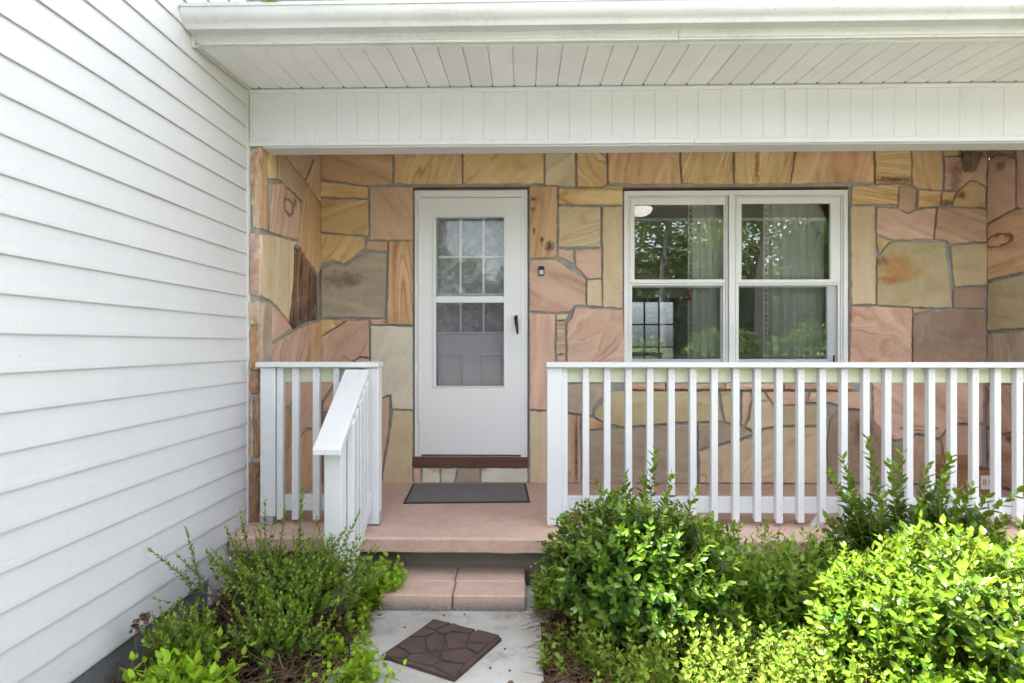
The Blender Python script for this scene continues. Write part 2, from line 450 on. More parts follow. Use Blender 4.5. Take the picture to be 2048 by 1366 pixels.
def concrete():
    m, nt, out = newmat('path_concrete'); t = NT(nt); v = t.pos()
    a = t.noise(v, 2.6, 6.0, 0.65, 0.6); b = t.noise(v, 11.0, 6.0, 0.7); d = t.noise(v, 190.0, 3.0, 0.7)
    c = t.mix(t.ramp(a, [(0.34, 0.0), (0.62, 1.0)]), (0.31, 0.30, 0.275), (0.42, 0.41, 0.395))
    c = t.mix(t.ramp(b, [(0.50, 0.0), (0.74, 0.55)]), c, (0.40, 0.32, 0.23))
    c = t.mix(t.ramp(t.noise(v, 4.2, 6.0, 0.7), [(0.52, 0.0), (0.68, 0.7)]), c, (0.19, 0.18, 0.16))
    c = t.mix(t.ramp(d, [(0.55, 0.0), (0.8, 0.45)]), c, (0.16, 0.15, 0.13))
    t.bsdf(out, c, 0.9, t.bump(d, 0.5, 0.003), 0.25); MATS['path_concrete'] = m
concrete()
def soil():
    m, nt, out = newmat('soil'); t = NT(nt); v = t.pos()
    a = t.noise(v, 22.0, 7.0, 0.7); b = t.noise(v, 90.0, 5.0, 0.7)
    c = t.mix(t.ramp(a, [(0.35, 0.0), (0.65, 1.0)]), (0.028, 0.020, 0.014), (0.085, 0.06, 0.042))
    t.bsdf(out, c, 0.95, t.bump(b, 1.0, 0.02), 0.15); MATS['soil'] = m
soil()
def lawn():
    m, nt, out = newmat('lawn'); t = NT(nt); v = t.pos()
    a = t.noise(v, 0.6, 7.0, 0.7); b = t.noise(v, 30.0, 5.0, 0.7)
    c = t.mix(t.ramp(a, [(0.35, 0.0), (0.65, 1.0)]), (0.055, 0.07, 0.03), (0.10, 0.12, 0.055))
    t.bsdf(out, c, 0.9, t.bump(b, 1.0, 0.03), 0.2); MATS['lawn'] = m
lawn()
def rubber_mat():
    m, nt, out = newmat('mat_rubber'); t = NT(nt); v = t.pos()
    a = t.noise(v, 14.0, 5.0, 0.6); d = t.noise(v, 260.0, 3.0, 0.7)
    c = t.mix(t.ramp(a, [(0.3, 0.0), (0.7, 1.0)]), (0.058, 0.038, 0.033), (0.092, 0.062, 0.055))
    c = t.mix(t.ramp(d, [(0.62, 0.0), (0.76, 0.5)]), c, (0.22, 0.19, 0.18))
    t.bsdf(out, c, 0.8, t.bump(d, 0.8, 0.004), 0.3); MATS['mat_rubber'] = m
    m, nt, out = newmat('mat_carpet'); t = NT(nt); v = t.pos()
    a = t.noise(v, 6.0, 5.0, 0.6); d = t.noise(v, 330.0, 3.0, 0.7)
    c = t.mix(d, (0.13, 0.118, 0.12), (0.28, 0.255, 0.262))
    c = t.mix(t.ramp(a, [(0.5, 0.0), (0.8, 0.4)]), c, (0.17, 0.135, 0.13))
    t.bsdf(out, c, 0.95, t.bump(d, 1.0, 0.005), 0.1); MATS['mat_carpet'] = m
rubber_mat()
def cardboard():
    m, nt, out = newmat('cardboard'); t = NT(nt); v = t.pos()
    a = t.noise(t.mapping(v, sc=(3, 3, 60)), 1.0, 4.0)
    c = t.mix(a, (0.25, 0.125, 0.06), (0.33, 0.175, 0.09))
    t.bsdf(out, c, 0.85, t.bump(a, 0.15, 0.002), 0.2); MATS['cardboard'] = m
    m, nt, out = newmat('paper_label'); t = NT(nt); v = t.obj()
    br = t.n('ShaderNodeTexWave', wave_type='BANDS', bands_direction='X'); br.inputs['Scale'].default_value = 42.0
    br.inputs['Distortion'].default_value = 6.0; br.inputs['Detail'].default_value = 3.0; br.inputs['Detail Scale'].default_value = 2.0
    t.l(t.mapping(v, sc=(1, 0, 0)), br.inputs[0])
    sp = t.n('ShaderNodeSeparateXYZ'); t.l(v, sp.inputs[0])
    inz = t.math('MULTIPLY', t.math('GREATER_THAN', sp.outputs[2], -0.022), t.math('LESS_THAN', sp.outputs[2], 0.022))
    inx = t.math('MAXIMUM', t.math('GREATER_THAN', sp.outputs[0], 0.010), t.math('MULTIPLY', t.math('GREATER_THAN', sp.outputs[0], -0.03), t.math('LESS_THAN', sp.outputs[0], -0.008)))
    k = t.math('MULTIPLY', t.math('MULTIPLY', inz, inx), t.ramp(br.outputs[1], [(0.45, 0.0), (0.55, 0.9)]))
    t.bsdf(out, t.mix(k, (0.66, 0.65, 0.63), (0.05, 0.05, 0.06)), 0.6); MATS['paper_label'] = m
cardboard()
def marble_film():
    m, nt, out = newmat('marbled_film'); t = NT(nt); v = t.pos()
    w = t.noise(v, 6.5, 6.0, 0.6, 1.1); w2 = t.noise(v, 17.0, 5.0, 0.6, 1.4)
    vein = t.ramp(w, [(0.40, 0.0), (0.49, 0.9), (0.52, 0.95), (0.61, 0.0)])
    vein2 = t.ramp(w2, [(0.45, 0.0), (0.5, 0.6), (0.55, 0.0)])
    c = t.mix(t.noise(v, 7.0, 4.0), (0.27, 0.285, 0.285), (0.50, 0.51, 0.51))
    c = t.mix(vein, c, (0.15, 0.155, 0.16)); c = t.mix(vein2, c, (0.22, 0.225, 0.23))
    t.bsdf(out, c, 0.25); MATS['marbled_film'] = m
marble_film()
def glass(name, ior, tint=(0.97, 0.98, 0.975), haze=0.0, hazecol=(0.1, 0.1, 0.1)):
    m, nt, out = newmat(name); t = NT(nt)
    fr = t.n('ShaderNodeFresnel'); fr.inputs[0].default_value = ior
    tr = t.n('ShaderNodeBsdfTransparent'); tr.inputs[0].default_value = (*tint, 1)
    gl = t.n('ShaderNodeBsdfGlossy'); gl.inputs['Roughness'].default_value = 0.004; gl.inputs[0].default_value = (0.95, 0.97, 0.96, 1)
    nz = t.bump(t.noise(t.pos(), 1.6, 2.0), 0.02, 0.05); t.l(nz, gl.inputs['Normal'])
    mx = t.n('ShaderNodeMixShader'); t.l(fr.outputs[0], mx.inputs[0]); t.l(tr.outputs[0], mx.inputs[1]); t.l(gl.outputs[0], mx.inputs[2])
    last = mx.outputs[0]
    if haze > 0:
        df = t.n('ShaderNodeBsdfDiffuse'); df.inputs[0].default_value = (*hazecol, 1)
        m2 = t.n('ShaderNodeMixShader'); m2.inputs[0].default_value = haze; t.l(last, m2.inputs[1]); t.l(df.outputs[0], m2.inputs[2]); last = m2.outputs[0]
    t.l(last, out.inputs[0]); MATS[name] = m
glass('window_glass', 2.05)
glass('screened_glass', 1.25, (0.95, 0.955, 0.96), 0.05, (0.14, 0.14, 0.15))
glass('storm_glass', 1.35)
glass('tinted_glass', 1.4, (0.42, 0.44, 0.46))
glass('storm_screen', 1.3, (0.90, 0.89, 0.91), 0.14, (0.30, 0.29, 0.30))
def cloth(name, col, transl=0.35):
    m, nt, out = newmat(name); t = NT(nt); v = t.pos()
    p = t.bsdf(None, col, 0.9, t.bump(t.noise(t.mapping(v, sc=(300, 300, 60)), 1.0, 2.0), 0.2, 0.002), 0.1)
    tl = t.n('ShaderNodeBsdfTranslucent'); tl.inputs[0].default_value = (*col, 1)
    mx = t.n('ShaderNodeMixShader'); mx.inputs[0].default_value = transl
    t.l(p.outputs[0], mx.inputs[1]); t.l(tl.outputs[0], mx.inputs[2]); t.l(mx.outputs[0], out.inputs[0]); MATS[name] = m
cloth('curtain_cloth', (0.90, 0.89, 0.81), 0.28)
def vent():
    m, nt, out = newmat('vented_vinyl'); t = NT(nt); v = t.pos()
    sp = t.n('ShaderNodeSeparateXYZ'); t.l(v, sp.inputs[0])
    a = t.math('SINE', t.math('MULTIPLY', t.math('ADD', sp.outputs[0], sp.outputs[1]), 2 * math.pi / 0.019))
    b = t.math('SINE', t.math('MULTIPLY', t.math('SUBTRACT', sp.outputs[0], sp.outputs[1]), 2 * math.pi / 0.019))
    k = t.math('GREATER_THAN', t.math('MULTIPLY', t.math('MULTIPLY', a, b), 1.0), 0.36)
    c = t.mix(t.math('MULTIPLY', k, 0.8), (0.86, 0.85, 0.855), (0.44, 0.41, 0.39))
    t.bsdf(out, c, 0.5, t.bump(k, -0.3, 0.003), 0.4); MATS['vented_vinyl'] = m
vent()
def shingle():
    m, nt, out = newmat('shingle'); t = NT(nt); v = t.pos()
    a = t.noise(v, 120.0, 4.0, 0.7)
    t.bsdf(out, t.mix(a, (0.05, 0.048, 0.045), (0.17, 0.16, 0.15)), 0.95, t.bump(a, 0.6, 0.004), 0.2); MATS['shingle'] = m
shingle()
def bark(name, a, b):
    m, nt, out = newmat(name); t = NT(nt); v = t.pos()
    n = t.noise(t.mapping(v, sc=(14, 14, 4)), 1.0, 6.0, 0.7)
    t.bsdf(out, t.mix(n, a, b), 0.9, t.bump(n, 0.8, 0.02), 0.2); MATS[name] = m
bark('bark', (0.07, 0.06, 0.055), (0.27, 0.24, 0.22))
bark('twig', (0.09, 0.055, 0.04), (0.24, 0.16, 0.11))
bark('green_stem', (0.16, 0.16, 0.03), (0.34, 0.32, 0.07))
bark('red_stem', (0.16, 0.06, 0.03), (0.30, 0.17, 0.07))
bark('dry_straw', (0.22, 0.15, 0.08), (0.48, 0.37, 0.22))
bark('dead_leaf', (0.05, 0.03, 0.02), (0.20, 0.12, 0.07))
def leafmat(name, old, young, rough=0.32, transl=0.38, tcol=None, spec=0.5):
    m, nt, out = newmat(name); t = NT(nt)
    at = t.n('ShaderNodeAttribute'); at.attribute_name = 'age'
    ar = t.n('ShaderNodeAttribute'); ar.attribute_name = 'tone'
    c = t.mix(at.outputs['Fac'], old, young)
    hv = t.n('ShaderNodeHueSaturation'); t.l(c, hv.inputs['Color'])
    t.l(t.math('ADD', t.math('MULTIPLY', ar.outputs['Fac'], 0.6), 0.70), hv.inputs['Value'])
    t.l(t.math('ADD', t.math('MULTIPLY', ar.outputs['Fac'], 0.03), 0.485), hv.inputs['Hue'])
    p = t.bsdf(None, hv.outputs[0], rough, None, spec)
    tl = t.n('ShaderNodeBsdfTranslucent')
    tm = t.mix(0.65, hv.outputs[0], tcol or tuple(min(1, x * 1.9) for x in young)); t.l(tm, tl.inputs[0])
    mx = t.n('ShaderNodeMixShader'); mx.inputs[0].default_value = transl
    t.l(p.outputs[0], mx.inputs[1]); t.l(tl.outputs[0], mx.inputs[2]); t.l(mx.outputs[0], out.inputs[0]); MATS[name] = m
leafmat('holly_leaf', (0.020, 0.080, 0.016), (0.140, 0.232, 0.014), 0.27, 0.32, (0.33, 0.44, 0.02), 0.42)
leafmat('boxwood_leaf', (0.050, 0.125, 0.018), (0.23, 0.32, 0.025), 0.4, 0.30, None, 0.35)
leafmat('weed_leaf', (0.060, 0.145, 0.014), (0.25, 0.36, 0.03), 0.5, 0.40)
leafmat('yellow_weed_leaf', (0.085, 0.16, 0.018), (0.17, 0.25, 0.025), 0.6, 0.36, None, 0.22)
leafmat('mint_leaf', (0.14, 0.26, 0.012), (0.27, 0.41, 0.02), 0.55, 0.38, None, 0.3)
leafmat('tree_leaf', (0.022, 0.050, 0.010), (0.10, 0.15, 0.02), 0.5, 0.33)

# ================================================================== THE SETTING
def sheet(name, x0, x1, y0, y1, z, m, nx=1, ny=1, amp=0.0, sc=3.0, skirt=0.0):
    vv, ff = [], []
    for j in range(ny + 1):
        for i in range(nx + 1):
            x = x0 + (x1 - x0) * i / nx; y = y0 + (y1 - y0) * j / ny
            vv.append((x, y, z + (amp * mnoise.noise((x * sc, y * sc, 3.1)) if amp else 0)))
    for j in range(ny):
        for i in range(nx):
            a = j * (nx + 1) + i; ff.append((a, a + 1, a + nx + 2, a + nx + 1))
    b = MB(); b.add(vv, ff)
    return b.build(name, m, None, smooth=bool(amp))
tag(sheet('ground', -300, 300, -300, 300, -0.06, MATS['lawn']), kind='structure')
tag(sheet('planting_bed', -1.70, -0.795, -4.2, -1.14, -0.012, MATS['soil'], 50, 120, 0.05, 5.0), kind='structure')
tag(sheet('planting_bed', 0.08, 4.4, -4.2, -1.14, -0.006, MATS['soil'], 160, 120, 0.06, 5.0), kind='structure')
b = MB()
pl = [(-0.80, -1.20), (-0.80, -2.0), (-0.83, -2.6), (-0.83, -9.0), (0.62, -9.0), (0.40, -2.7), (0.30, -2.2), (0.20, -1.95), (0.13, -1.7), (0.12, -1.20)]
b.prism(pl, lambda a, c, d: (a, c, d), 0.0, -0.08)
tag(b.build('path', MATS['path_concrete']), kind='structure')

tag(sheet('bounce_pad', -9, 9, -11.0, -5.6, -0.04, MATS['path_concrete']), kind='structure')  # unseen pale concrete behind the camera, added to bounce sunlight up into the porch
# porch floor slab
b = MB()
prof = [(0.2, FLOOR_Z), (EDGE_Y + 0.012, FLOOR_Z), (EDGE_Y, FLOOR_Z - 0.012), (EDGE_Y, FLOOR_Z - 0.078), (EDGE_Y + 0.006, FLOOR_Z - 0.084), (0.2, FLOOR_Z - 0.084)]
segs = 60
xs = [WING_X + 0.02 + (5.0 - WING_X) * i / segs for i in range(segs + 1)]
for i, x in enumerate(xs):
    for k, (y, z) in enumerate(prof):
        e = 0.004 * mnoise.noise((x * 7, k * 3.0, 0)) if k in (2, 3, 4) else 0.0
        b.v.append((x, y + e, z + (e if k in (3, 4) else 0)))
for i in range(segs):
    for k in range(6):
        k2 = (k + 1) % 6
        b.f.append((i * 6 + k, i * 6 + k2, (i + 1) * 6 + k2, (i + 1) * 6 + k))
b.f += [tuple(range(6)), tuple(segs * 6 + k for k in range(6))]
porch = tag(b.build('porch_floor', MATS['porch_paint']), kind='structure')
b = MB(); b.box(WING_X + 0.03, 5.0, -1.145, 0.2, -0.1, FLOOR_Z - 0.086)
b.build('slab_base', MATS['slab_side'], porch)

# ================================================================== STONE WALLS
def jitter_poly(poly, inset, seed, step=0.034, jit=0.0042):
    """shrink a polygon by the half joint, then break its edges into short uneven pieces"""
    n = len(poly)
    P = [Vector((a, b_)) for a, b_ in poly]
    area = sum(P[i].x * P[(i + 1) % n].y - P[(i + 1) % n].x * P[i].y for i in range(n))
    if area < 0: P.reverse()
    Q = []
    for i in range(n):
        p0, p1, p2 = P[i - 1], P[i], P[(i + 1) % n]
        d1 = (p1 - p0).normalized(); d2 = (p2 - p1).normalized()
        n1 = Vector((-d1.y, d1.x)); n2 = Vector((-d2.y, d2.x))
        bis = n1 + n2
        if bis.length < 1e-3: bis = n1.copy()
        bis.normalize()
        k = inset / max(0.45, bis.dot(n1))
        Q.append(p1 + bis * k)
    R = random.Random(seed)
    out = []
    for i in range(n):
        a, c = Q[i], Q[(i + 1) % n]
        L = (c - a).length
        m = max(1, int(L / step))
        d = (c - a); nn = Vector((-d.y, d.x)).normalized() if L > 1e-6 else Vector((0, 0))
        for j in range(m):
            t = j / m
            p = a + d * t
            if j: p = p + nn * R.uniform(-jit, jit)
            else: p = p + Vector((R.uniform(-jit, jit), R.uniform(-jit, jit))) * 0.6
            out.append(p)
    return out
STONE_N = [0]
def stone(parent, poly, fn, m, proud, seed, inset=0.0062, edge=0.005, name='stone', rough=0.0):
    """fn(a, b, d): wall coordinates and distance out of the wall -> point"""
    o = jitter_poly(poly, inset, seed)
    cx = sum(p.x for p in o) / len(o); cy = sum(p.y for p in o) / len(o)
    R = random.Random(seed + 99)
    ta, tb = R.uniform(-0.018, 0.018), R.uniform(-0.018, 0.018)          # each stone sits a little tilted
    b = MB(); n = len(o)
    loops = []
    nxt = lambda i: o[(i + 1) % n] - o[i - 1]
    inn = []
    for i in range(n):
        t_ = nxt(i); q = Vector((-t_.y, t_.x)); q = q.normalized() if q.length > 1e-6 else Vector((0, 0))
        inn.append(o[i] + q * edge)
    h = lambda p: proud + ta * (p.x - cx) + tb * (p.y - cy)
    for p in o: b.v.append(tuple(fn(p.x, p.y, -0.012)))
    for p in o: b.v.append(tuple(fn(p.x, p.y, h(p) - edge * R.uniform(0.6, 1.0))))
    for p in inn: b.v.append(tuple(fn(p.x, p.y, h(p) + (R.uniform(-rough, rough) if rough else 0))))
    for k in (0, 1):
        for i in range(n):
            j = (i + 1) % n
            b.f.append((k * n + i, k * n + j, (k + 1) * n + j, (k + 1) * n + i))
    b.f.append(tuple(2 * n + i for i in range(n)))
    return b.build(name, m, parent)

def pxpoly_main(poly): return [(PY(x, y, 0.0).x, PY(x, y, 0.0).z) for x, y in poly]
def pxpoly_side(poly, X): return [(PX(x, y, X).y, PX(x, y, X).z) for x, y in poly]
fn_main = lambda a, c, d: (a, -d, c)
fn_left = lambda a, c, d: (SIDE_X + d, a, c)
fn_right = lambda a, c, d: (RIGHT_X - d, a, c)

DOOR = dict(x0=X_(827, 0), x1=X_(1057, 0), z1=Z_(940, 373.5, 0), z0=Z_(940, 963, 0))
WIN = dict(x0=X_(1246.5, 0), x1=X_(1698, 0), z1=Z_(1450, 374, 0), z0=Z_(1450, 766, 0))
WALL_TOP = 3.06
wx0, wx1 = SIDE_X - 0.03, RIGHT_X + 0.02
wall = thing('stone_wall', 'front house wall of tan and pink sandstone slabs with grey mortar joints', 'wall', (0, 0, 0))
b = MB()
yb0, yb1 = 0.006, 0.20
b.box(wx0, DOOR['x0'], yb0, yb1, 0.2, WALL_TOP)
b.box(DOOR['x0'], DOOR['x1'], yb0, yb1, DOOR['z1'], WALL_TOP)
b.box(DOOR['x0'], DOOR['x1'], yb0, yb1, 0.2, Z_(940, 914, 0) - 0.002)
b.box(DOOR['x1'], WIN['x0'], yb0, yb1, 0.2, WALL_TOP)
b.box(WIN['x0'], WIN['x1'], yb0, yb1, WIN['z1'], WALL_TOP)
b.box(WIN['x0'], WIN['x1'], yb0, yb1, 0.2, WIN['z0'])
b.box(WIN['x1'], wx1, yb0, yb1, 0.2, WALL_TOP)
b.build('mortar', MATS['mortar'], wall)

RUST = (0.30, 0.11, 0.025); DKB = (0.13, 0.055, 0.025); BLK = (0.055, 0.045, 0.045); RING = (0.21, 0.095, 0.05)
def blob(x, y, rx, ry, col, ring=False, plane='M'):
    if plane == 'M':
        p = PY(x, y, 0.0); q = PY(x + rx, y + ry, 0.0); return (round(p.x, 3), round(p.z, 3), round(abs(q.x - p.x), 4), round(abs(q.z - p.z), 4), col, ring)
    X = SIDE_X if plane == 'L' else RIGHT_X
    p = PX(x, y, X); q = PX(x + rx, y, X); r = PX(x, y + ry, X)
    return (round(p.y, 3), round(p.z, 3), round(abs(q.y - p.y), 4), round(abs(r.z - p.z), 4), col, ring)

MAIN = [ # palette, band mode, band angle, outline in picture px, stains
 ('O',1,-14,[(640,285),(786,285),(786,368),(730,373),(690,366),(641,362)]),
 ('Y',2,72,[(788,285),(925,285),(925,370),(788,370)]),
 ('Y',1,40,[(925,285),(1088,285),(1088,369),(925,370)]),
 ('T',1,25,[(1089,285),(1151,285),(1151,374),(1089,372)]),
 ('Y',3,150,[(1152,285),(1212,285),(1215,370),(1202,375),(1152,375)]),
 ('O',1,75,[(1213,285),(1358,285),(1362,370),(1216,370)]),
 ('T',0,0,[(1204,376),(1216,371),(1244,371),(1244,379),(1204,381)]),
 ('Y',2,80,[(1358,285),(1466,285),(1466,370),(1362,370)]),
 ('Y',2,84,[(1467,285),(1592,285),(1579,369),(1467,370)],[(1512,335,6,60,RUST,False)]),
 ('O',1,70,[(1592,285),(1747,285),(1748,366),(1579,369)]),
 ('Y',2,-4,[(1748,285),(1821,285),(1822,370),(1790,368),(1748,370)],[(1790,360,46,6,DKB,False)]),
 ('Y',1,95,[(1821,285),(1884,285),(1886,381),(1836,379),(1823,370)]),
 ('Y',2,85,[(1885,285),(1972,285),(1972,314),(1886,314)]),
 ('C',0,60,[(1886,314),(1972,314),(1972,375),(1951,363),(1938,362),(1911,384),(1886,382)],[(1905,352,16,40,(0.25,0.11,0.07),False)]),
 ('Y',1,30,[(1938,362),(1951,363),(1972,375),(1972,416),(1902,414),(1911,384)],[(1922,392,9,10,DKB,False)]),
 ('O',0,0,[(1882,382),(1911,384),(1902,413),(1880,410)],[(1892,406,14,7,DKB,False)]),
 ('Y',1,0,[(1834,380),(1882,382),(1880,411),(1881,413),(1831,417)]),
 ('P',0,0,[(1796,373),(1813,370),(1833,380),(1829,420),(1813,427),(1794,419)]),
 ('Y',2,-15,[(1702,371),(1793,369),(1796,373),(1794,411),(1700,410)]),
 ('T',0,90,[(1699,411),(1749,412),(1750,610),(1699,611)]),
 ('P',1,-30,[(1751,414),(1794,416),(1813,427),(1831,418),(1872,415),(1865,480),(1782,481),(1751,469)]),
 ('C',1,-20,[(1873,415),(1972,417),(1972,485),(1894,490),(1889,482),(1866,480)]),
 ('Y',1,-50,[(1751,470),(1781,482),(1755,513)]),
 ('V',0,20,[(1782,482),(1889,483),(1896,540),(1902,617),(1870,618),(1752,611),(1752,516),(1757,510)],
   [(1795,538,46,30,(0.42,0.20,0.045),False),(1762,524,20,11,(0.22,0.075,0.025),False),(1782,560,34,9,(0.34,0.14,0.03),False)]),
 ('V',0,0,[(1897,491),(1972,486),(1972,571),(1905,575)]),
 ('B',0,0,[(1905,576),(1972,572),(1972,619),(1903,618)]),
 ('B',0,70,[(1823,631),(1870,622),(1926,618),(1972,622),(1972,757),(1823,757)]),
 ('P',3,-24,[(1699,612),(1752,612),(1822,616),(1822,757),(1697,757)]),
 ('O',1,-10,[(1823,615),(1868,618),(1845,625),(1823,629)]),
 ('O',1,78,[(1058,373),(1088,372),(1115,374),(1114,510),(1108,518),(1058,518)],[(1098,495,13,13,BLK,False),(1067,399,6,4,BLK,False),(1065,420,5,5,(0.16,0.09,0.05),False),(1083,480,5,7,BLK,False),(1068,462,3,8,BLK,False)]),
 ('Y',2,-6,[(1117,376),(1246,376),(1246,412),(1116,411)]),
 ('T',2,22,[(1116,412),(1201,413),(1202,495),(1116,496)]),
 ('T',0,90,[(1203,413),(1246,413),(1246,618),(1205,616)]),
 ('P',0,0,[(1116,497),(1147,499),(1149,531),(1115,514)]),
 ('P',0,0,[(1149,499),(1202,496),(1204,558),(1174,559),(1150,534)]),
 ('T',1,85,[(1173,559),(1204,559),(1205,615),(1173,613)]),
 ('P',1,-30,[(1058,519),(1112,518),(1173,560),(1173,612),(1150,613),(1139,625),(1112,627),(1058,623)]),
 ('P',1,88,[(1058,624),(1111,628),(1110,821),(1058,820)]),
 ('T',0,0,[(1112,629),(1139,626),(1132,641),(1112,641)]),
 ('C',2,4,[(1112,641),(1132,641),(1132,766),(1111,766)],[(1122,708,8,3,BLK,False)]),
 ('P',3,25,[(1150,615),(1205,617),(1248,619),(1250,766),(1133,766),(1133,645),(1141,637)]),
 ('Y',1,-5,[(641,363),(690,368),(738,375),(738,399),(700,397),(641,395)]),
 ('Y',1,15,[(641,396),(700,398),(738,400),(738,473),(690,470),(641,465)]),
 ('Y',1,60,[(641,466),(690,470),(731,475),(731,497),(706,517),(689,530),(667,521),(641,531)]),
 ('C',0,-60,[(739,374),(786,372),(827,374),(827,481),(739,482)]),
 ('C',0,0,[(732,481),(777,482),(777,504),(732,502)]),
 ('O',2,90,[(778,482),(827,481),(827,651),(774,650)]),
 ('G',0,-6,[(641,537),(667,524),(690,532),(708,519),(732,504),(776,507),(774,570),(771,637),(641,637)],[(690,560,44,18,(0.19,0.13,0.09),False)]),
 ('Y',1,-70,[(641,638),(697,639),(645,673),(641,671)]),
 ('P',3,50,[(697,640),(740,640),(740,716),(722,714),(706,724),(700,760),(641,758),(642,673)]),
 ('P',0,0,[(706,724),(722,715),(740,718),(740,760),(702,760)]),
 ('W',0,60,[(741,651),(774,651),(827,653),(827,820),(784,819),(781,791),(757,797),(741,799)]),
 ('P',0,0,[(742,638),(771,638),(771,650),(742,650)]),
 ('C',1,80,[(741,800),(757,799),(779,793),(780,815),(778,860),(773,895),(761,967),(741,967)]),
 ('T',0,85,[(785,821),(827,821),(827,967),(763,967),(774,897),(780,860)]),
 ('C',0,0,[(641,760),(672,761),(648,800),(641,803)]),
 ('P',0,20,[(675,761),(740,762),(740,799),(700,815),(645,826),(646,806)]),
 ('B',0,40,[(645,827),(700,817),(740,801),(741,967),(641,967)]),
 ('T',0,85,[(1058,822),(1110,823),(1112,967),(1058,967)]),
 ('G',0,70,[(1112,767),(1205,767),(1207,790),(1186,819),(1184,832),(1150,828),(1112,822)]),
 ('C',2,90,[(1113,823),(1160,831),(1163,967),(1113,967)],[(1152,900,4,80,(0.12,0.05,0.025),False)]),
 ('O',3,40,[(1162,834),(1184,834),(1208,846),(1208,859),(1163,861)]),
 ('V',0,-10,[(1187,825),(1209,793),(1224,780),(1436,781),(1440,815),(1446,843),(1416,844),(1330,848),(1242,855),(1210,846),(1188,834)]),
 ('G',0,-5,[(1164,862),(1243,857),(1330,850),(1393,846),(1395,967),(1165,967)]),
 ('G',0,30,[(1394,846),(1447,846),(1491,857),(1507,867),(1480,878),(1437,889),(1396,901)]),
 ('T',3,38,[(1396,903),(1437,892),(1507,873),(1526,859),(1552,854),(1636,854),(1643,880),(1648,967),(1398,967)]),
 ('V',0,0,[(1438,782),(1481,782),(1481,838),(1472,848),(1449,845)]),
 ('C',1,80,[(1482,782),(1498,782),(1505,797),(1497,815),(1497,834),(1487,851),(1478,850),(1482,838)]),
 ('T',1,-20,[(1509,784),(1525,782),(1546,815),(1552,830),(1552,852),(1525,857),(1508,866),(1488,854),(1498,835),(1499,816)],[(1522,801,16,3,(0.25,0.11,0.05),False)]),
 ('P',0,0,[(1527,782),(1618,782),(1610,806),(1600,811),(1547,811)]),
 ('V',0,0,[(1548,812),(1610,811),(1655,812),(1656,834),(1640,852),(1553,852),(1553,830)]),
 ('P',1,20,[(1620,783),(1740,781),(1742,824),(1698,818),(1672,811),(1660,806),(1612,806)]),
 ('B',0,80,[(1676,814),(1699,820),(1742,826),(1760,850),(1772,880),(1795,890),(1812,884),(1812,967),(1660,967),(1650,900),(1658,840)],[(1725,860,26,30,(0.15,0.085,0.055),False)]),
 ('P',1,-20,[(1744,758),(1964,758),(1964,846),(1900,847),(1888,860),(1876,876),(1855,871),(1832,867),(1813,875),(1788,881),(1770,872),(1745,842)],[(1835,856,40,5,(0.22,0.10,0.05),True)]),
 ('C',1,85,[(1814,878),(1833,870),(1856,874),(1874,879),(1880,905),(1878,967),(1814,967)]),
 ('P',0,0,[(1902,850),(1964,849),(1964,967),(1882,967),(1884,905),(1880,880),(1890,862)]),
 ('C',1,30,[(1742,766),(1700,757),(1822,757),(1800,766)]),
]
for i, e in enumerate(MAIN):
    pal, mode, ang, poly = e[:4]
    bl = tuple(blob(*q) for q in e[4]) if len(e) > 4 else ()
    stone(wall, pxpoly_main(poly), fn_main, stone_mat(pal, mode, ang, 'XZ', bl), 0.009 + (i * 37 % 11) * 0.0012, 100 + i)
# stones of the riser below the door sill, washed with floor paint at the foot
for i, (pal, poly) in enumerate([('P',[(826,935),(842,935),(843,966),(827,966)]),('W',[(843,935),(881,935),(881,966),(844,966)]),('W',[(882,935),(916,935),(908,966),(881,966)]),
                                 ('G',[(917,935),(960,935),(961,966),(909,966)]),('W',[(961,935),(1056,935),(1056,966),(962,966)])]):
    stone(wall, pxpoly_main(poly), fn_main, stone_mat(pal, 0, 0, 'XZ', ((round(X_(870 + 95 * (i > 3), 0), 3), round(Z_(900, 936, 0), 3), 0.05, 0.03, (0.42, 0.22, 0.06), False),) if pal == 'W' else ()), 0.012, 300 + i, 0.006)
# window sill stones
for i, (a, c) in enumerate([(1255, 1330), (1331, 1450), (1451, 1566), (1568, 1708)]):
    p0, p1 = PY(a, 779, -0.03), PY(c, 767, -0.03)
    stone(wall, [(p0.x, p0.z), (p1.x, p0.z), (p1.x, p1.z), (p0.x, p1.z)], fn_main, stone_mat('P' if i % 2 == 0 else 'C', 2, 0, 'XZ'), 0.040, 330 + i, 0.002, name='sill_stone')

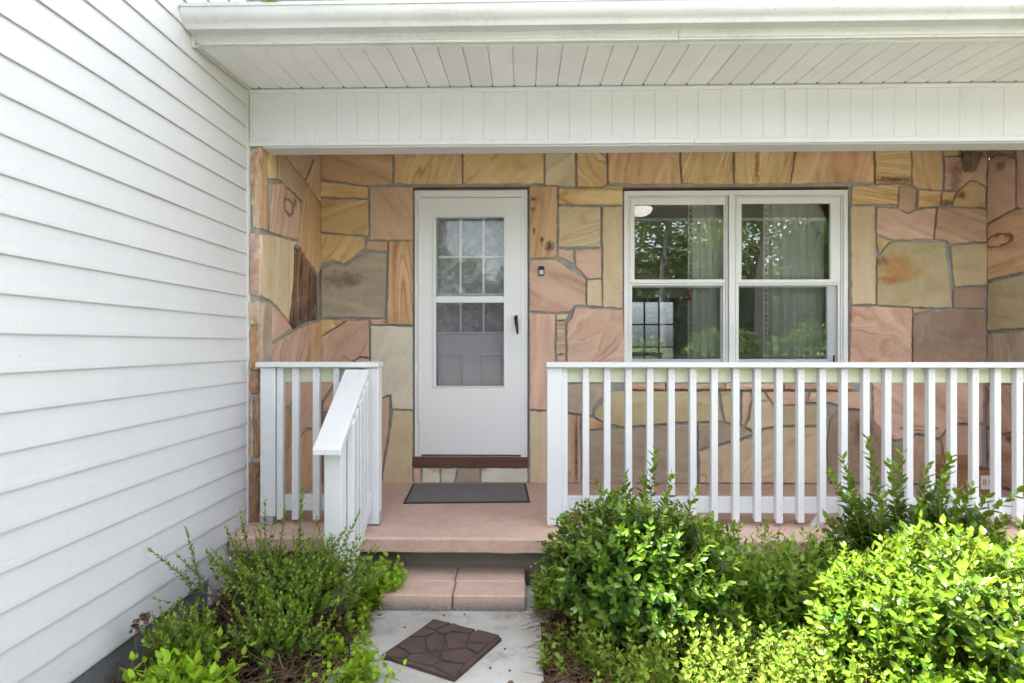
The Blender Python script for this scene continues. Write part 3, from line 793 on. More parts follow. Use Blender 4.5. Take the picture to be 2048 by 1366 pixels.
# left return wall with its rough front end
lw = thing('side_wall', 'short sandstone return wall with rough stacked front edge beside white siding', 'wall', (SIDE_X, -0.5, FLOOR_Z))
b = MB(); b.box(WING_X + 0.006, SIDE_X - 0.006, PILLAR_Y + 0.012, -0.014, FLOOR_Z + 0.002, 2.95)
b.build('mortar', MATS['mortar'], lw)
A = lambda L: [(490 + u / 3.415, 290 + v / 3.415) for u, v in L]
LEFT = [
 ('O',2,85,A([(98,5),(148,5),(150,590),(98,578)])),
 ('Y',1,88,A([(151,5),(212,5),(208,238),(151,235)])),
 ('C',0,-40,A([(216,20),(320,150),(412,262),(390,395),(330,330),(262,285),(240,255),(212,235)])),
 ('C',0,60,A([(230,5),(440,5),(465,85),(402,240),(330,160)])),
 ('P',1,70,A([(450,5),(508,5),(512,398),(420,268),(406,242),(466,100)])),
 ('P',1,75,A([(178,260),(245,255),(275,290),(330,335),(385,397),(372,520),(360,657),(290,636),(155,598)]),[(574,414,11,19,RING,True),(588,405,4,14,RING,False)]),
 ('G',0,85,A([(151,250),(176,260),(155,592),(151,592)])),
 ('O',1,80,A([(418,270),(512,403),(512,830),(490,892),(440,812),(395,757),(362,692),(378,500),(393,397)])),
 ('T',1,88,A([(98,603),(160,607),(290,642),(352,668),(322,692),(322,900),(310,1080),(296,1215),(215,1108),(160,1058),(98,1032)])),
 ('K',2,85,A([(328,690),(360,708),(405,768),(490,898),(502,1195),(400,1222),(330,1262),(305,1217),(318,1000),(325,800)])),
 ('P',0,60,A([(172,1090),(215,1118),(312,1240),(240,1312),(174,1348)])),
 ('G',1,70,[(522,602),(537,602),(541,609),(541,738),(518,742),(519,650)]),
 ('P',3,60,[(541,687),(578,667),(612,648),(617,690),(621,745),(541,745)]),
 ('O',0,88,[(614,648),(639,640),(639,745),(622,745),(617,690)]),
 ('P',0,0,[(542,747),(600,747),(597,765),(578,808),(576,815),(542,806)]),
 ('O',2,80,[(542,808),(570,812),(580,835),(580,885),(566,906),(542,906)]),
 ('P',0,20,[(602,747),(639,747),(639,856),(626,859),(610,856),(598,873),(582,882),(581,820),(598,768)]),
 ('O',0,70,[(542,909),(566,908),(582,885),(600,875),(611,859),(639,858),(639,967),(542,1031)]),
 ('C',1,80,[(519,745),(541,745),(541,900),(519,905)]),
 ('C',0,80,[(519,908),(541,903),(541,1030),(519,1046)]),
]
for i, e in enumerate(LEFT):
    pal, mode, ang, poly = e[:4]
    bl = tuple(blob(*q, plane='L') for q in e[4]) if len(e) > 4 else ()
    stone(lw, pxpoly_side(poly, SIDE_X), fn_left, stone_mat(pal, mode, ang, 'YZ', bl), 0.008 + (i * 31 % 9) * 0.0009, 500 + i)
for i, (mn, poly) in enumerate([('rock_cream', [(498,296),(518,296),(518,458),(502,456),(499,380)]), ('rock_pink', [(496,466),(518,464),(518,594),(497,588)]),
        ('rock_cream', [(495,602),(518,600),(518,650),(496,652)]), ('rock_orange', [(496,653),(518,652),(518,742),(496,740)]), ('rock_orange', [(498,745),(518,746),(518,788),(498,788)]),
        ('rock_cream', [(498,795),(507,795),(507,915),(498,915)]), ('rock_orange', [(507,795),(519,795),(519,915),(507,915)]), ('rock_brown', [(496,924),(519,924),(519,1047),(496,1047)])]):
    pts = [(PY(x, y, PILLAR_Y).x, PY(x, y, PILLAR_Y).z) for x, y in poly]
    stone(lw, pts, lambda a, c, d: (a, PILLAR_Y + 0.012 - d, c), MATS[mn], 0.012 + 0.004 * (i % 3), 560 + i, 0.003, 0.009, rough=0.006)

# right return wall
rw = thing('side_wall', 'sandstone return wall closing the far end of the porch by the cardboard box', 'wall', (RIGHT_X, -0.5, FLOOR_Z))
b = MB(); b.box(RIGHT_X + 0.006, RIGHT_X + 0.14, PILLAR_Y + 0.012, -0.014, FLOOR_Z + 0.002, 2.95)
b.build('mortar', MATS['mortar'], rw)
def rz(pp): return [(PX(x, y, RIGHT_X).y, PX(x, y, RIGHT_X).z) for x, y in pp]
XC = 1024 + FPX * (RIGHT_X * _rt.x + 4.5 * _rt.y) / (RIGHT_X * _fw.x + 4.5 * _fw.y)      # px column of the inner corner
E = XC + 1
RIGHT = [
 ('O',0,0,[(E,282),(2032,278),(2030,306),(2012,307),(1998,304),(E,318)]),
 ('P',1,20,[(E,322),(1998,308),(2013,310),(2034,316),(2034,415),(E,448)],[(2003,333,12,10,(0.22,0.10,0.04),False)]),
 ('P',0,70,[(2036,280),(2110,270),(2110,400),(2048,420),(2036,414)]),
 ('O',1,-10,[(E,451),(2034,418),(2110,402),(2110,525),(2048,545),(E,561)],[(1998,482,34,14,(0.20,0.08,0.035),True)]),
 ('V',0,10,[(E,566),(2048,548),(2110,530),(2110,652),(E,663)],[(2010,610,10,6,(0.45,0.38,0.2),False)]),
 ('G',2,85,[(E,668),(2110,656),(2110,765),(E,765)]),
 ('P',1,50,[(E,770),(2060,768),(2060,862),(2010,868),(E,852)],[(1980,790,6,20,RUST,False)]),
 ('P',1,-6,[(E,858),(2010,871),(2060,866),(2060,988),(E,968)],[(2022,876,10,12,(0.2,0.06,0.03),False)]),
]
for i, e in enumerate(RIGHT):
    pal, mode, ang, poly = e[:4]
    bl = tuple(blob(*q, plane='R') for q in e[4]) if len(e) > 4 else ()
    stone(rw, rz(poly), fn_right, stone_mat(pal, mode, ang, 'YZ', bl), 0.008 + (i * 31 % 9) * 0.0009, 600 + i)
y_lo, y_hi = PILLAR_Y + 0.012, -0.50
for i, (pal, z0, z1) in enumerate([('P', 0.305, 0.62), ('T', 0.62, 1.02), ('O', 1.02, 1.30), ('V', 1.30, 1.72), ('C', 1.72, 2.1), ('Y', 2.1, 2.68)]):
    c = y_lo + (y_hi - y_lo) * (0.35 + 0.3 * ((i * 7) % 3) / 2)
    stone(rw, [(y_lo, z0), (c, z0), (c, z1), (y_lo, z1)], fn_right, stone_mat(pal, 0, 0, 'YZ'), 0.010, 640 + i)
    stone(rw, [(c, z0), (y_hi, z0), (y_hi, z1), (c, z1)], fn_right, stone_mat('P' if pal != 'P' else 'O', 1, 30, 'YZ'), 0.012, 660 + i)

# ================================================================== WING WALL WITH SIDING
wing = thing('wing_wall', 'white horizontal lap siding wall of the projecting wing above grey foundation', 'wall', (WING_X, -3.0, 0))
LAP = 0.127
WY0, WY1 = -8.0, PILLAR_Y + 0.002
z0 = 1.402 - 10 * LAP
ncourse = 34
for k in range(ncourse):
    z = z0 + k * LAP
    prof = [(0.0145, z), (0.0155, z + 0.004), (0.0150, z + 0.018), (0.0135, z + 0.03), (0.0055, z + LAP + 0.002), (-0.004, z + LAP + 0.002), (0.004, z + 0.004), (0.010, z)]
    b = MB()
    ny = 26
    for j in range(ny + 1):
        y = WY0 + (WY1 - WY0) * j / ny
        for (dx, zz) in prof:
            wv = 0.0012 * mnoise.noise((y * 1.7, k * 5.1, 0)) + 0.0006 * mnoise.noise((y * 6.0, k * 3.3, 9))
            b.v.append((WING_X - 0.012 + dx + wv, y, zz + 0.8 * wv))
    n = len(prof)
    for j in range(ny):
        for i in range(n):
            i2 = (i + 1) % n
            b.f.append((j * n + i, j * n + i2, (j + 1) * n + i2, (j + 1) * n + i))
    b.f += [tuple(range(n)), tuple(ny * n + i for i in range(n))]
    b.build('siding_board', MATS['vinyl'], wing)
b = MB(); b.box(WING_X - 0.14, WING_X - 0.018, WY0, 0.2, -0.1, z0 + ncourse * LAP)
b.build('wall_core', MATS['foundation'], wing)
b = MB(); b.box(WING_X - 0.016, WING_X + 0.012, PILLAR_Y + 0.003, PILLAR_Y + 0.011, z0 - 0.03, 2.556, 0.002)
b.box(WING_X - 0.014, WING_X + 0.0095, PILLAR_Y - 0.014, PILLAR_Y + 0.0025, z0 - 0.028, BZ1 - 0.006, 0.002)
b.build('corner_trim', MATS['vinyl'], wing)
b = MB(); b.box(WING_X - 0.014, WING_X + 0.004, PILLAR_Y - 0.42, PILLAR_Y - 0.02, -0.02, z0 - 0.004, 0.002)
b.build('skirt_board', MATS['vinyl'], wing)
# wing roof: its eave throws the shade over the path
wroof = thing('wing_roofing', 'dark shingled roof of the wing overhanging the siding wall', 'roof', (WING_X, -3, 4.3))
WE_X, WE_Z = -1.47, z0 + ncourse * LAP - 0.10
b = MB()
b.prism([(WE_X, WE_Z), (WE_X, WE_Z + 0.09), (-6.5, WE_Z + 2.6), (-6.5, WE_Z + 2.5)], lambda a, c, d: (a, d, c), WY0 - 0.4, 5.0)
b.build('roof_deck', MATS['shingle'], wroof)
b = MB(); b.box(WE_X - 0.012, WE_X + 0.012, WY0 - 0.4, -2.5, WE_Z - 0.06, WE_Z + 0.10, 0.003)
b.build('fascia', MATS['fascia_paint'], wroof)

# ================================================================== PORCH BEAM, SOFFIT, FASCIA, GUTTER
BEAM_Y0, BEAM_Y1 = PILLAR_Y, PILLAR_Y + 0.135
RX_END = 5.2
beam = thing('porch_beam', 'white boxed porch header clad in vertical vinyl panels above the railing', 'beam', (1.0, BEAM_Y0, BZ0))
b = MB(); b.box(WING_X + 0.004, RX_END, BEAM_Y0 + 0.012, BEAM_Y1, BZ0 + 0.004, BZ1 + 0.20)
b.build('core', MATS['beam_vinyl'], beam)
bx = WING_X + 0.024; k = 0
while bx < RX_END - 0.1:
    b = MB()
    lo = 0.0035 if k % 2 else 0.007
    zt, zb = BZ1 - 0.026, BZ0 + 0.026
    b.prism([(bx, BEAM_Y0 + 0.012), (bx, BEAM_Y0 + 0.006), (bx + lo, BEAM_Y0 + 0.003), (bx + LAP - 0.0045, BEAM_Y0 + 0.003), (bx + LAP - 0.0002, BEAM_Y0 + 0.0058), (bx + LAP - 0.0002, BEAM_Y0 + 0.012)],
            lambda a, c, d: (a, c, d), zb, zt)
    b.build('panel', MATS['beam_vinyl'], beam)
    bx += LAP; k += 1
b = MB(); b.box(WING_X + 0.010, RX_END, BEAM_Y0 - 0.006, BEAM_Y0 + 0.011, BZ1 - 0.026, BZ1 - 0.003, 0.002); b.build('top_trim', MATS['beam_vinyl'], beam)
b = MB()
for xa, xb in ((WING_X + 0.010, X_(1388, PILLAR_Y)), (X_(1388, PILLAR_Y) + 0.001, RX_END)):
    o_ = 0.0 if xa < 0 else 0.002
    b.box(xa, xb, BEAM_Y0 - 0.004 - o_, BEAM_Y0 + 0.011, BZ0 - 0.002 - o_, BZ0 + 0.026, 0.002)
b.build('bottom_trim', MATS['beam_vinyl'], beam)
b = MB(); b.box(WING_X + 0.014, WING_X + 0.028, BEAM_Y0 - 0.008, BEAM_Y0 + 0.009, BZ0 + 0.0265, BZ1 - 0.0265, 0.002); b.build('end_trim', MATS['beam_vinyl'], beam)
b = MB(); b.box(WING_X + 0.085, RX_END, BEAM_Y0 + 0.012, BEAM_Y1 + 0.006, BZ0 - 0.010, BZ0 + 0.003, 0.002); b.build('underside', MATS['beam_vinyl'], beam)

SOF_Y0, SOF_Z0 = -1.623, 1.366 + (690 - 84) / 403.6
SOF_Y1, SOF_Z1 = BEAM_Y0 - 0.007, BZ1 + 0.002
soffit = thing('soffit', 'white vinyl soffit with grooved boards and perforated vents under the eave', 'soffit', (1.0, -1.3, SOF_Z1))
def sofz(y): return SOF_Z0 + (SOF_Z1 - SOF_Z0) * (y - SOF_Y0) / (SOF_Y1 - SOF_Y0)
sx = X_(520, SOF_Y1) - LAP * 2; k = -2
while sx < RX_END - 0.1:
    x0_, x1_ = max(sx, WING_X + 0.026), sx + LAP
    if x1_ - x0_ > 0.03:
        b = MB()
        g = 0.0035 if k % 2 else 0.0050
        cr = [(x0_ + 0.0006, 0.016), (x0_ + 0.0006, 0.006), (x0_ + g, 0.0), (x1_ - 0.0045, 0.0), (x1_ - 0.0006, 0.0055), (x1_ - 0.0006, 0.016)]
        for y in (SOF_Y0 + 0.027, SOF_Y1):
            gg = 1.0
            for i_, (x, h) in enumerate(cr):
                b.v.append((x, y, sofz(y) + h))
        b.f += [(i, (i + 1) % 6, 6 + (i + 1) % 6, 6 + i) for i in range(6)] + [tuple(range(6)), tuple(range(6, 12))]
        v_ = k % 12 in (9, 10)
        b.build('vent_board' if v_ else 'board', MATS['vented_vinyl' if v_ else 'soffit_vinyl'], soffit)
    sx += LAP; k += 1
b = MB()
for y0_, y1_ in ((SOF_Y0, SOF_Y1),):
    M_ = [(WING_X + 0.001, 0), (WING_X + 0.0245, 0)]
    b.v += [(x, y, sofz(y) - 0.010 + h) for y in (y0_, y1_) for (x, h) in ((WING_X + 0.004, 0), (WING_X + 0.026, 0), (WING_X + 0.026, 0.020), (WING_X + 0.004, 0.020))]
    b.f += [(0, 1, 5, 4), (1, 2, 6, 5), (2, 3, 7, 6), (3, 0, 4, 7), (0, 3, 2, 1), (4, 5, 6, 7)]
b.build('wall_trim', MATS['fascia_paint'], soffit)
# dark wedges coloured as the shade inside open groove ends at the beam trim
b = MB()
sx = X_(520, SOF_Y1); k = 0
while sx < RX_END - 0.2:
    w = 0.008 if k % 2 == 0 else 0.0055
    y = SOF_Y1 - 0.0002
    b.v += [(sx - w, y, sofz(y) - 0.0012), (sx + w, y, sofz(y) - 0.0012), (sx, y - 0.022, sofz(y - 0.022) - 0.0002), (sx, y, sofz(y) + 0.012)]
    q = len(b.v) - 4
    b.f += [(q, q + 1, q + 2), (q, q + 2, q + 3), (q + 1, q + 3, q + 2), (q, q + 3, q + 1)]
    sx += LAP; k += 1
go = b.build('groove_shade', MATS['gap_dark'], soffit); go['kind'] = 'stuff'

fas = thing('eave_fascia', 'white metal fascia board along the porch eave just below the gutter', 'fascia', (1.0, SOF_Y0, SOF_Z0))
FZ0, FZ1 = 1.366 + (690 - 77) / 403.6, 1.366 + (690 - 48) / 403.6
xj = X_(1357, SOF_Y0)
for i, (xa, xb) in enumerate(((WING_X + 0.012, xj), (xj + 0.001, RX_END))):
    b = MB(); o_ = 0.0025 * i
    b.v += [(x, y, z) for x in (xa, xb) for (y, z) in ((SOF_Y0 - 0.004 - o_, FZ1 + 0.02), (SOF_Y0 - 0.004 - o_, FZ0 - o_), (SOF_Y0 + 0.030, SOF_Z0 - 0.004 - o_), (SOF_Y0 + 0.030, SOF_Z0 - 0.001), (SOF_Y0, SOF_Z0 + 0.004), (SOF_Y0, FZ1 + 0.02))]
    b.f += [(j, (j + 1) % 6, 6 + (j + 1) % 6, 6 + j) for j in range(6)] + [tuple(range(6)), tuple(range(6, 12))]
    b.build('board', MATS['fascia_paint'], fas)
b = MB(); b.box(WING_X - 0.004, WING_X + 0.0115, SOF_Y0 - 0.012, SOF_Y0 + 0.004, SOF_Z0 - 0.012, FZ1 + 0.015, 0.002); b.build('end_cap', MATS['fascia_paint'], fas)

gut = thing('rain_gutter', 'white ogee rain gutter with dirt streaks along the porch eave', 'gutter', (1.0, -1.7, 2.9))
G0 = 2.912
gp = [(-1.628, G0 + 0.002), (-1.690, G0), (-1.697, G0 + 0.010), (-1.700, G0 + 0.018), (-1.712, G0 + 0.026), (-1.727, G0 + 0.038), (-1.736, G0 + 0.054), (-1.738, G0 + 0.072), (-1.738, G0 + 0.082), (-1.744, G0 + 0.083), (-1.744, G0 + 0.097), (-1.732, G0 + 0.098),
      (-1.735, G0 + 0.075), (-1.732, G0 + 0.054), (-1.724, G0 + 0.041), (-1.700, G0 + 0.023), (-1.688, G0 + 0.004), (-1.630, G0 + 0.006)]
b = MB(); nn = 40
for j in range(nn + 1):
    x = WING_X + 0.006 + (RX_END - WING_X) * j / nn
    for (y, z) in gp: b.v.append((x, y, z + 0.0015 * mnoise.noise((x * 2, 1, 5)) + 0.012 * (x + 1.66) / 4 * 0.5))
n = len(gp)
for j in range(nn):
    for i in range(n):
        i2 = (i + 1) % n
        b.f.append((j * n + i, j * n + i2, (j + 1) * n + i2, (j + 1) * n + i))
go = b.build('trough', MATS['gutter_paint'], gut, smooth=True)
go.data.set_sharp_from_angle(angle=math.radians(38))
b = MB(); b.prism([(y, z) for y, z in gp[:12]] + [(-1.628, G0 + 0.098)], lambda a, c, d: (d, a, c), WING_X + 0.002, WING_X + 0.0058); b.build('end_cap', MATS['gutter_paint'], gut)
proof = thing('porch_roofing', 'dark shingled porch roof edge with white drip edge above the gutter', 'roof', (1.0, -1.6, 3.02))
b = MB()
b.prism([(-1.66, 3.036), (-1.66, 3.058), (3.4, 4.95), (3.4, 4.92)], lambda a, c, d: (d, a, c), WING_X + 0.008, RX_END + 0.3)
b.build('roof_deck', MATS['shingle'], proof)
b = MB(); b.box(WING_X + 0.008, RX_END, -1.672, -1.655, 3.018, 3.056, 0.002); b.build('drip_edge', MATS['fascia_paint'], proof)
b = MB(); b.box(WING_X - 0.1, RX_END, 0.2, 4.6, 2.80, 2.84); b.box(WING_X + 0.01, RX_END, BEAM_Y1 + 0.002, 0.004, 2.955, 2.99); b.build('porch_ceiling', MATS['soffit_vinyl'], proof)
# moss tuft in the gutter
b = MB(); R = random.Random(3)
mc = PY(540, 2, -1.735)
for _ in range(120):
    x = mc.x + R.gauss(0, 0.022); y = -1.735 + R.uniform(-0.012, 0.014); z = 3.008
    b.tube([(x, y, z), (x + R.gauss(0, .006), y + R.gauss(0, .004), z + R.uniform(.004, .022))], [0.0022, 0.0008], 3)
tag(b.build('moss_tuft', MATS['green_stem']), 'small tuft of yellow green moss growing on the gutter rim', 'moss')

# lamp on the ceiling of the room behind the window, switched on
def lamp_glow():
    m, nt, out = newmat('lamp_glass'); t = NT(nt)
    p = t.bsdf(out, (0.85, 0.84, 0.80), 0.3)
    p.inputs['Emission Color'].default_value = (1.0, 0.95, 0.86, 1); p.inputs['Emission Strength'].default_value = 0.12
    MATS['lamp_glass'] = m
lamp_glow()
LPX, LPY, LPZ = 1.19, 1.45, 2.7975
lamp = thing('ceiling_lamp', 'round frosted glass ceiling lamp inside the room at the top of the left sash', 'lamp', (LPX, LPY, LPZ))
b = MB(); b.lathe([(0.001, 0), (0.135, 0), (0.14, -0.015), (0.13, -0.035), (0.11, -0.04)], (LPX, LPY, LPZ), 28); b.build('base', MATS['dark_wood'], lamp, True)
b = MB(); b.lathe([(0.12, -0.036), (0.118, -0.055), (0.10, -0.085), (0.065, -0.108), (0.025, -0.118), (0.001, -0.12)], (LPX, LPY, LPZ), 28); b.build('glass_dome', MATS['lamp_glass'], lamp, True)

# ================================================================== DOOR
dY = 0.0
def rect(x0, x1, y0, y1, Y):
    a, c = PY(x0, y1, Y), PY(x1, y0, Y); return a.x, c.x, a.z, c.z
storm = thing('storm_door', 'white aluminium storm door with glass upper half and black handle', 'door', (X_(940, 0), 0, Z_(940, 914, 0)))
fx0, fx1, fz0, fz1 = rect(829, 1055, 379, 914, -0.004)
sx0, sx1, sz0, sz1 = rect(840.5, 1043.5, 395, 909, -0.008)
b = MB(); b.ring(fx0, fx1, fz0 - 0.05, fz1, sx0 - 0.004, sx1 + 0.004, fz0 - 0.045, sz1 + 0.005, -0.002, 0.11, 0.003)
fo = b.build('door_frame', MATS['door_white'], storm)
b = MB()
b.ring(fx0 + 0.002, sx0 - 0.004 + 0.012, fz0, fz1 - 0.004, fx0 + 0.012, sx0 - 0.008, fz0 + 0.01, fz1 - 0.02, -0.010, -0.0022, 0.002)
b.ring(sx1 - 0.008, fx1 - 0.002, fz0, fz1 - 0.004, sx1 + 0.012, fx1 - 0.012, fz0 + 0.01, fz1 - 0.02, -0.010, -0.0022, 0.002)
b.box(sx0 + 0.009, sx1 - 0.009, -0.010, -0.0022, sz1 + 0.012, fz1 - 0.006, 0.003)
b.build('frame_flange', MATS['door_white'], storm)
gx0, gx1, gz0, gz1 = rect(872, 1008, 434, 772, -0.008)
b = MB(); b.ring(sx0, sx1, sz0, sz1, gx0 - 0.006, gx1 + 0.006, gz0 - 0.006, gz1 + 0.006, -0.0085, 0.028, 0.002)
b.build('door_leaf', MATS['door_white'], storm)
b = MB(); b.ring(gx0 - 0.030, gx1 + 0.022, gz0 - 0.014, gz1 + 0.026, gx0, gx1, gz0, gz1, -0.0145, -0.0082, 0.003)
b.ring(gx0 - 0.018, gx1 + 0.012, gz0 - 0.006, gz1 + 0.014, gx0 + 0.0015, gx1 - 0.0015, gz0 + 0.0015, gz1 - 0.0015, -0.0185, -0.0144, 0.003)
b.build('glass_trim', MATS['door_white'], storm)
ux0, ux1, uz0, uz1 = rect(872, 1008, 592, 605.5, -0.006)
b = MB(); b.box(gx0 + 0.001, gx1 - 0.001, -0.012, 0.018, uz0, uz1, 0.003); b.build('meeting_rail', MATS['door_white'], storm)
b = MB(); b.box(gx0 - 0.003, gx1 + 0.003, 0.006, 0.009, uz1 - 0.002, gz1 + 0.003); b.build('glass_pane', MATS['storm_glass'], storm)
b = MB(); b.box(gx0 - 0.003, gx1 + 0.003, 0.012, 0.015, gz0 - 0.003, uz0 + 0.002); b.build('screen_pane', MATS['storm_screen'], storm)
for (ya, yb) in ((398, 432), (456, 568), (587, 726), (745, 842)):
    b = MB(); p0, p1 = PY(836.5, yb, -0.01), PY(840, ya, -0.01)
    b.box(p0.x, p1.x, -0.0165, -0.0095, p0.z, p1.z, 0.002); b.build('hinge', MATS['door_white'], storm)
hp = [PY(x, y, -0.012) for x, y in ((1031.5, 634), (1033.2, 645), (1034.3, 657), (1035, 668))]
b = MB(); b.tube([(hp[0].x, -0.012, hp[0].z), (hp[0].x, -0.038, hp[0].z - 0.006), (hp[1].x, -0.050, hp[1].z), (hp[2].x, -0.048, hp[2].z), (hp[3].x, -0.040, hp[3].z)], [0.013, 0.015, 0.014, 0.010, 0.007], 10)
ho = b.build('handle', MATS['black_plastic'], storm, True)
b = MB(); b.box(hp[1].x - 0.014, hp[1].x + 0.010, -0.0145, -0.0088, hp[0].z - 0.07, hp[0].z + 0.014, 0.003); b.build('handle_plate', MATS['black_plastic'], ho)
b = MB(); b.box(fx0 + 0.01, fx1 - 0.01, -0.002, 0.12, fz0 - 0.0475, fz0 + 0.006, 0.003); b.build('sill_plate', MATS['silver_plastic'], storm)

b = MB(); p0, p1 = PY(825, 933.5, -0.018), PY(1056, 914.5, -0.018)
b.box(p0.x, p1.x, -0.022, 0.10, p0.z, p1.z, 0.003)
tag(b.build('door_sill', MATS['stained_wood']), 'reddish brown wooden sill board under the white storm door', 'sill', kind='thing')
b = MB(); p0, p1 = PY(826, 379, 0), PY(1057, 373, 0); b.box(p0.x, p1.x, 0.002, 0.11, fz1 + 0.001, DOOR['z1'] - 0.001)
tag(b.build('door_header', MATS['stained_wood']), 'dark brown wooden header strip above the storm door', 'header', kind='thing')
b = MB(); b.box(WIN['x0'], WIN['x1'], 0.002, 0.11, Z_(1450, 378, 0) + 0.001, WIN['z1'] - 0.001)
tag(b.build('window_header', MATS['stained_wood']), 'dark brown wooden header strip above the double window', 'header', kind='thing')

entry = thing('entry_door', 'white panelled entry door with marbled glass lights behind the storm door', 'door', (X_(940, 0.12), 0.13, Z_(940, 914, 0)))
eY = 0.125
ex0, ex1 = fx0 + 0.02, fx1 - 0.02
cols = [(877.5, 918.5), (924, 964.5), (970, 1007.5)]
rows = [(440, 511.5), (517, 587), (592, 661.5)]
lx0, lx1, lz0, lz1 = rect(874, 1011, 436, 665, eY)
b = MB(); b.ring(ex0, ex1, fz0, fz1 - 0.01, lx0, lx1, lz0, lz1, eY, eY + 0.045, 0.002); b.build('door_leaf', MATS['inner_door'], entry)
b = MB(); b.ring(lx0 - 0.018, lx1 + 0.018, lz0 - 0.018, lz1 + 0.018, lx0 + 0.006, lx1 - 0.006, lz0 + 0.006, lz1 - 0.006, eY - 0.012, eY - 0.0005, 0.004); b.build('glass_trim', MATS['inner_door'], entry)
for i in (0, 1):
    a = X_((cols[i][1] + cols[i + 1][0]) / 2, eY)
    b = MB(); b.box(a - 0.010, a + 0.010, eY - 0.008, eY + 0.008, lz0 + 0.004, lz1 - 0.004, 0.003); b.build('muntin', MATS['door_white'], entry)
    zz = Z_(940, (rows[i][1] + rows[i + 1][0]) / 2, eY)
    for (ca, cb) in cols:
        b = MB(); b.box(X_(ca, eY) - 0.0015, X_(cb, eY) + 0.0015, eY - 0.006, eY + 0.006, zz - 0.010, zz + 0.010, 0.003); b.build('muntin', MATS['door_white'], entry)
for (ca, cb) in cols:
    for (ra, rb) in rows:
        b = MB(); b.box(X_(ca, eY) - 0.012, X_(cb, eY) + 0.012, eY + 0.010, eY + 0.014, Z_(940, rb, eY) - 0.012, Z_(940, ra, eY) + 0.012)
        b.build('light_pane', MATS['marbled_film'], entry)
for (xa, xb) in ((876, 927), (960, 1010)):
    q = rect(xa, xb, 708, 860, eY)
    b = MB(); b.ring(q[0], q[1], q[2], q[3], q[0] + 0.018, q[1] - 0.018, q[2] + 0.018, q[3] - 0.018, eY - 0.009, eY - 0.0006, 0.007)
    b.box(q[0] + 0.03, q[1] - 0.03, eY - 0.006, eY - 0.0006, q[2] + 0.03, q[3] - 0.03, 0.005); b.build('panel', MATS['inner_door'], entry)

bell = thing('door_bell', 'small black and silver video doorbell on the pink stone beside the door', 'doorbell', (X_(1083, 0), -0.02, Z_(1083, 541, 0)))
q = rect(1077.5, 1088.5, 532.5, 551, -0.03)
b = MB(); b.box(q[0], q[1], -0.040, -0.012, q[2], q[3], 0.006); b.build('body', MATS['black_plastic'], bell)
b = MB(); b.box(q[0] + 0.006, q[1] - 0.006, -0.0425, -0.0395, q[2] + 0.007, q[2] + 0.041, 0.001); b.build('front_plate', MATS['silver_plastic'], bell)
b = MB(); b.lathe([(0.001, -0.003), (0.006, -0.003), (0.007, 0.0)], ((q[0] + q[1]) / 2, -0.0400, q[3] - 0.016), 14, 'Y'); b.build('lens', MATS['gap_dark'], bell)

# ================================================================== WINDOW
win = thing('double_window', 'white vinyl double-hung twin window mirroring the trees across the yard', 'window', (X_(1472, 0), 0, WIN['z0']))
ox0, ox1, oz0, oz1 = rect(1248, 1696.5, 379, 765, -0.004)
WY = -0.004
mull0, mull1 = X_(1452, WY), X_(1475, WY)
b = MB()
b.ring(ox0, ox1, oz0, oz1, ox0 + 0.034, ox1 - 0.034, oz0 + 0.03, oz1 - 0.038, WY, 0.10, 0.004)
b.build('outer_frame', MATS['window_white'], win)
b = MB(); b.box(X_(1458, WY), X_(1470, WY), WY - 0.003, 0.10, oz0 + 0.0305, oz1 - 0.0385, 0.003); b.build('mullion', MATS['window_white'], win)
for s_, (ua, ub, uc, ud, la, lb, lc, ld) in enumerate([((1269, 1447.5, 409, 559), None, None, None, (1264.5, 1442, 574, 718), None, None, None), ((1483, 1660.5, 406.5, 559), None, None, None, (1478.5, 1655, 573.5, 718), None, None, None)]):
    u0, u1, v0, v1 = rect(*ua, 0.02); l0, l1, w0, w1 = rect(*la, 0.04)
    fa, fb = (ox0 + 0.036, X_(1456.5, WY)) if s_ == 0 else (X_(1471.5, WY), ox1 - 0.036)
    zmid = (v0 + w1) / 2
    # jamb liner
    b = MB(); b.ring(fa, fb, oz0 + 0.032, oz1 - 0.040, fa + 0.012, fb - 0.012, oz0 + 0.04, oz1 - 0.05, 0.006, 0.09, 0.003); b.build('jamb_liner', MATS['window_white'], win)
    b = MB(); b.ring(fa + 0.0125, fb - 0.0125, zmid - 0.002, oz1 - 0.0505, u0, u1, v0, v1, 0.014, 0.040, 0.005)
    so = b.build('upper_sash', MATS['window_white'], win)
    b = MB(); b.box(u0 - 0.004, u1 + 0.004, 0.026, 0.030, v0 - 0.004, v1 + 0.004); b.build('glass_pane', MATS['window_glass'], so)
    b = MB(); b.ring(fa + 0.0125, fb - 0.0125, oz0 + 0.0405, zmid + 0.012, l0, l1, w0, w1, 0.043, 0.072, 0.005)
    so = b.build('lower_sash', MATS['window_white'], win)
    b = MB(); b.box(l0 - 0.004, l1 + 0.004, 0.054, 0.058, w0 - 0.004, w1 + 0.004); b.build('glass_pane', MATS['window_glass'], so)
    b = MB(); b.ring(fa + 0.013, fb - 0.013, oz0 + 0.041, zmid - 0.004, fa + 0.030, fb - 0.030, oz0 + 0.058, zmid - 0.018, 0.018, 0.026, 0.002)
    so = b.build('screen_frame', MATS['window_white'], win)
    b = MB(); b.box(fa + 0.029, fb - 0.029, 0.0215, 0.0225, oz0 + 0.057, zmid - 0.017)
    b.build('insect_screen', MATS['screened_glass'], so)
b = MB(); p = PY(1669.5, 718, 0.0); b.box(p.x - 0.006, p.x + 0.006, 0.008, 0.016, p.z - 0.03, p.z + 0.03, 0.002); b.build('latch', MATS['black_plastic'], win)

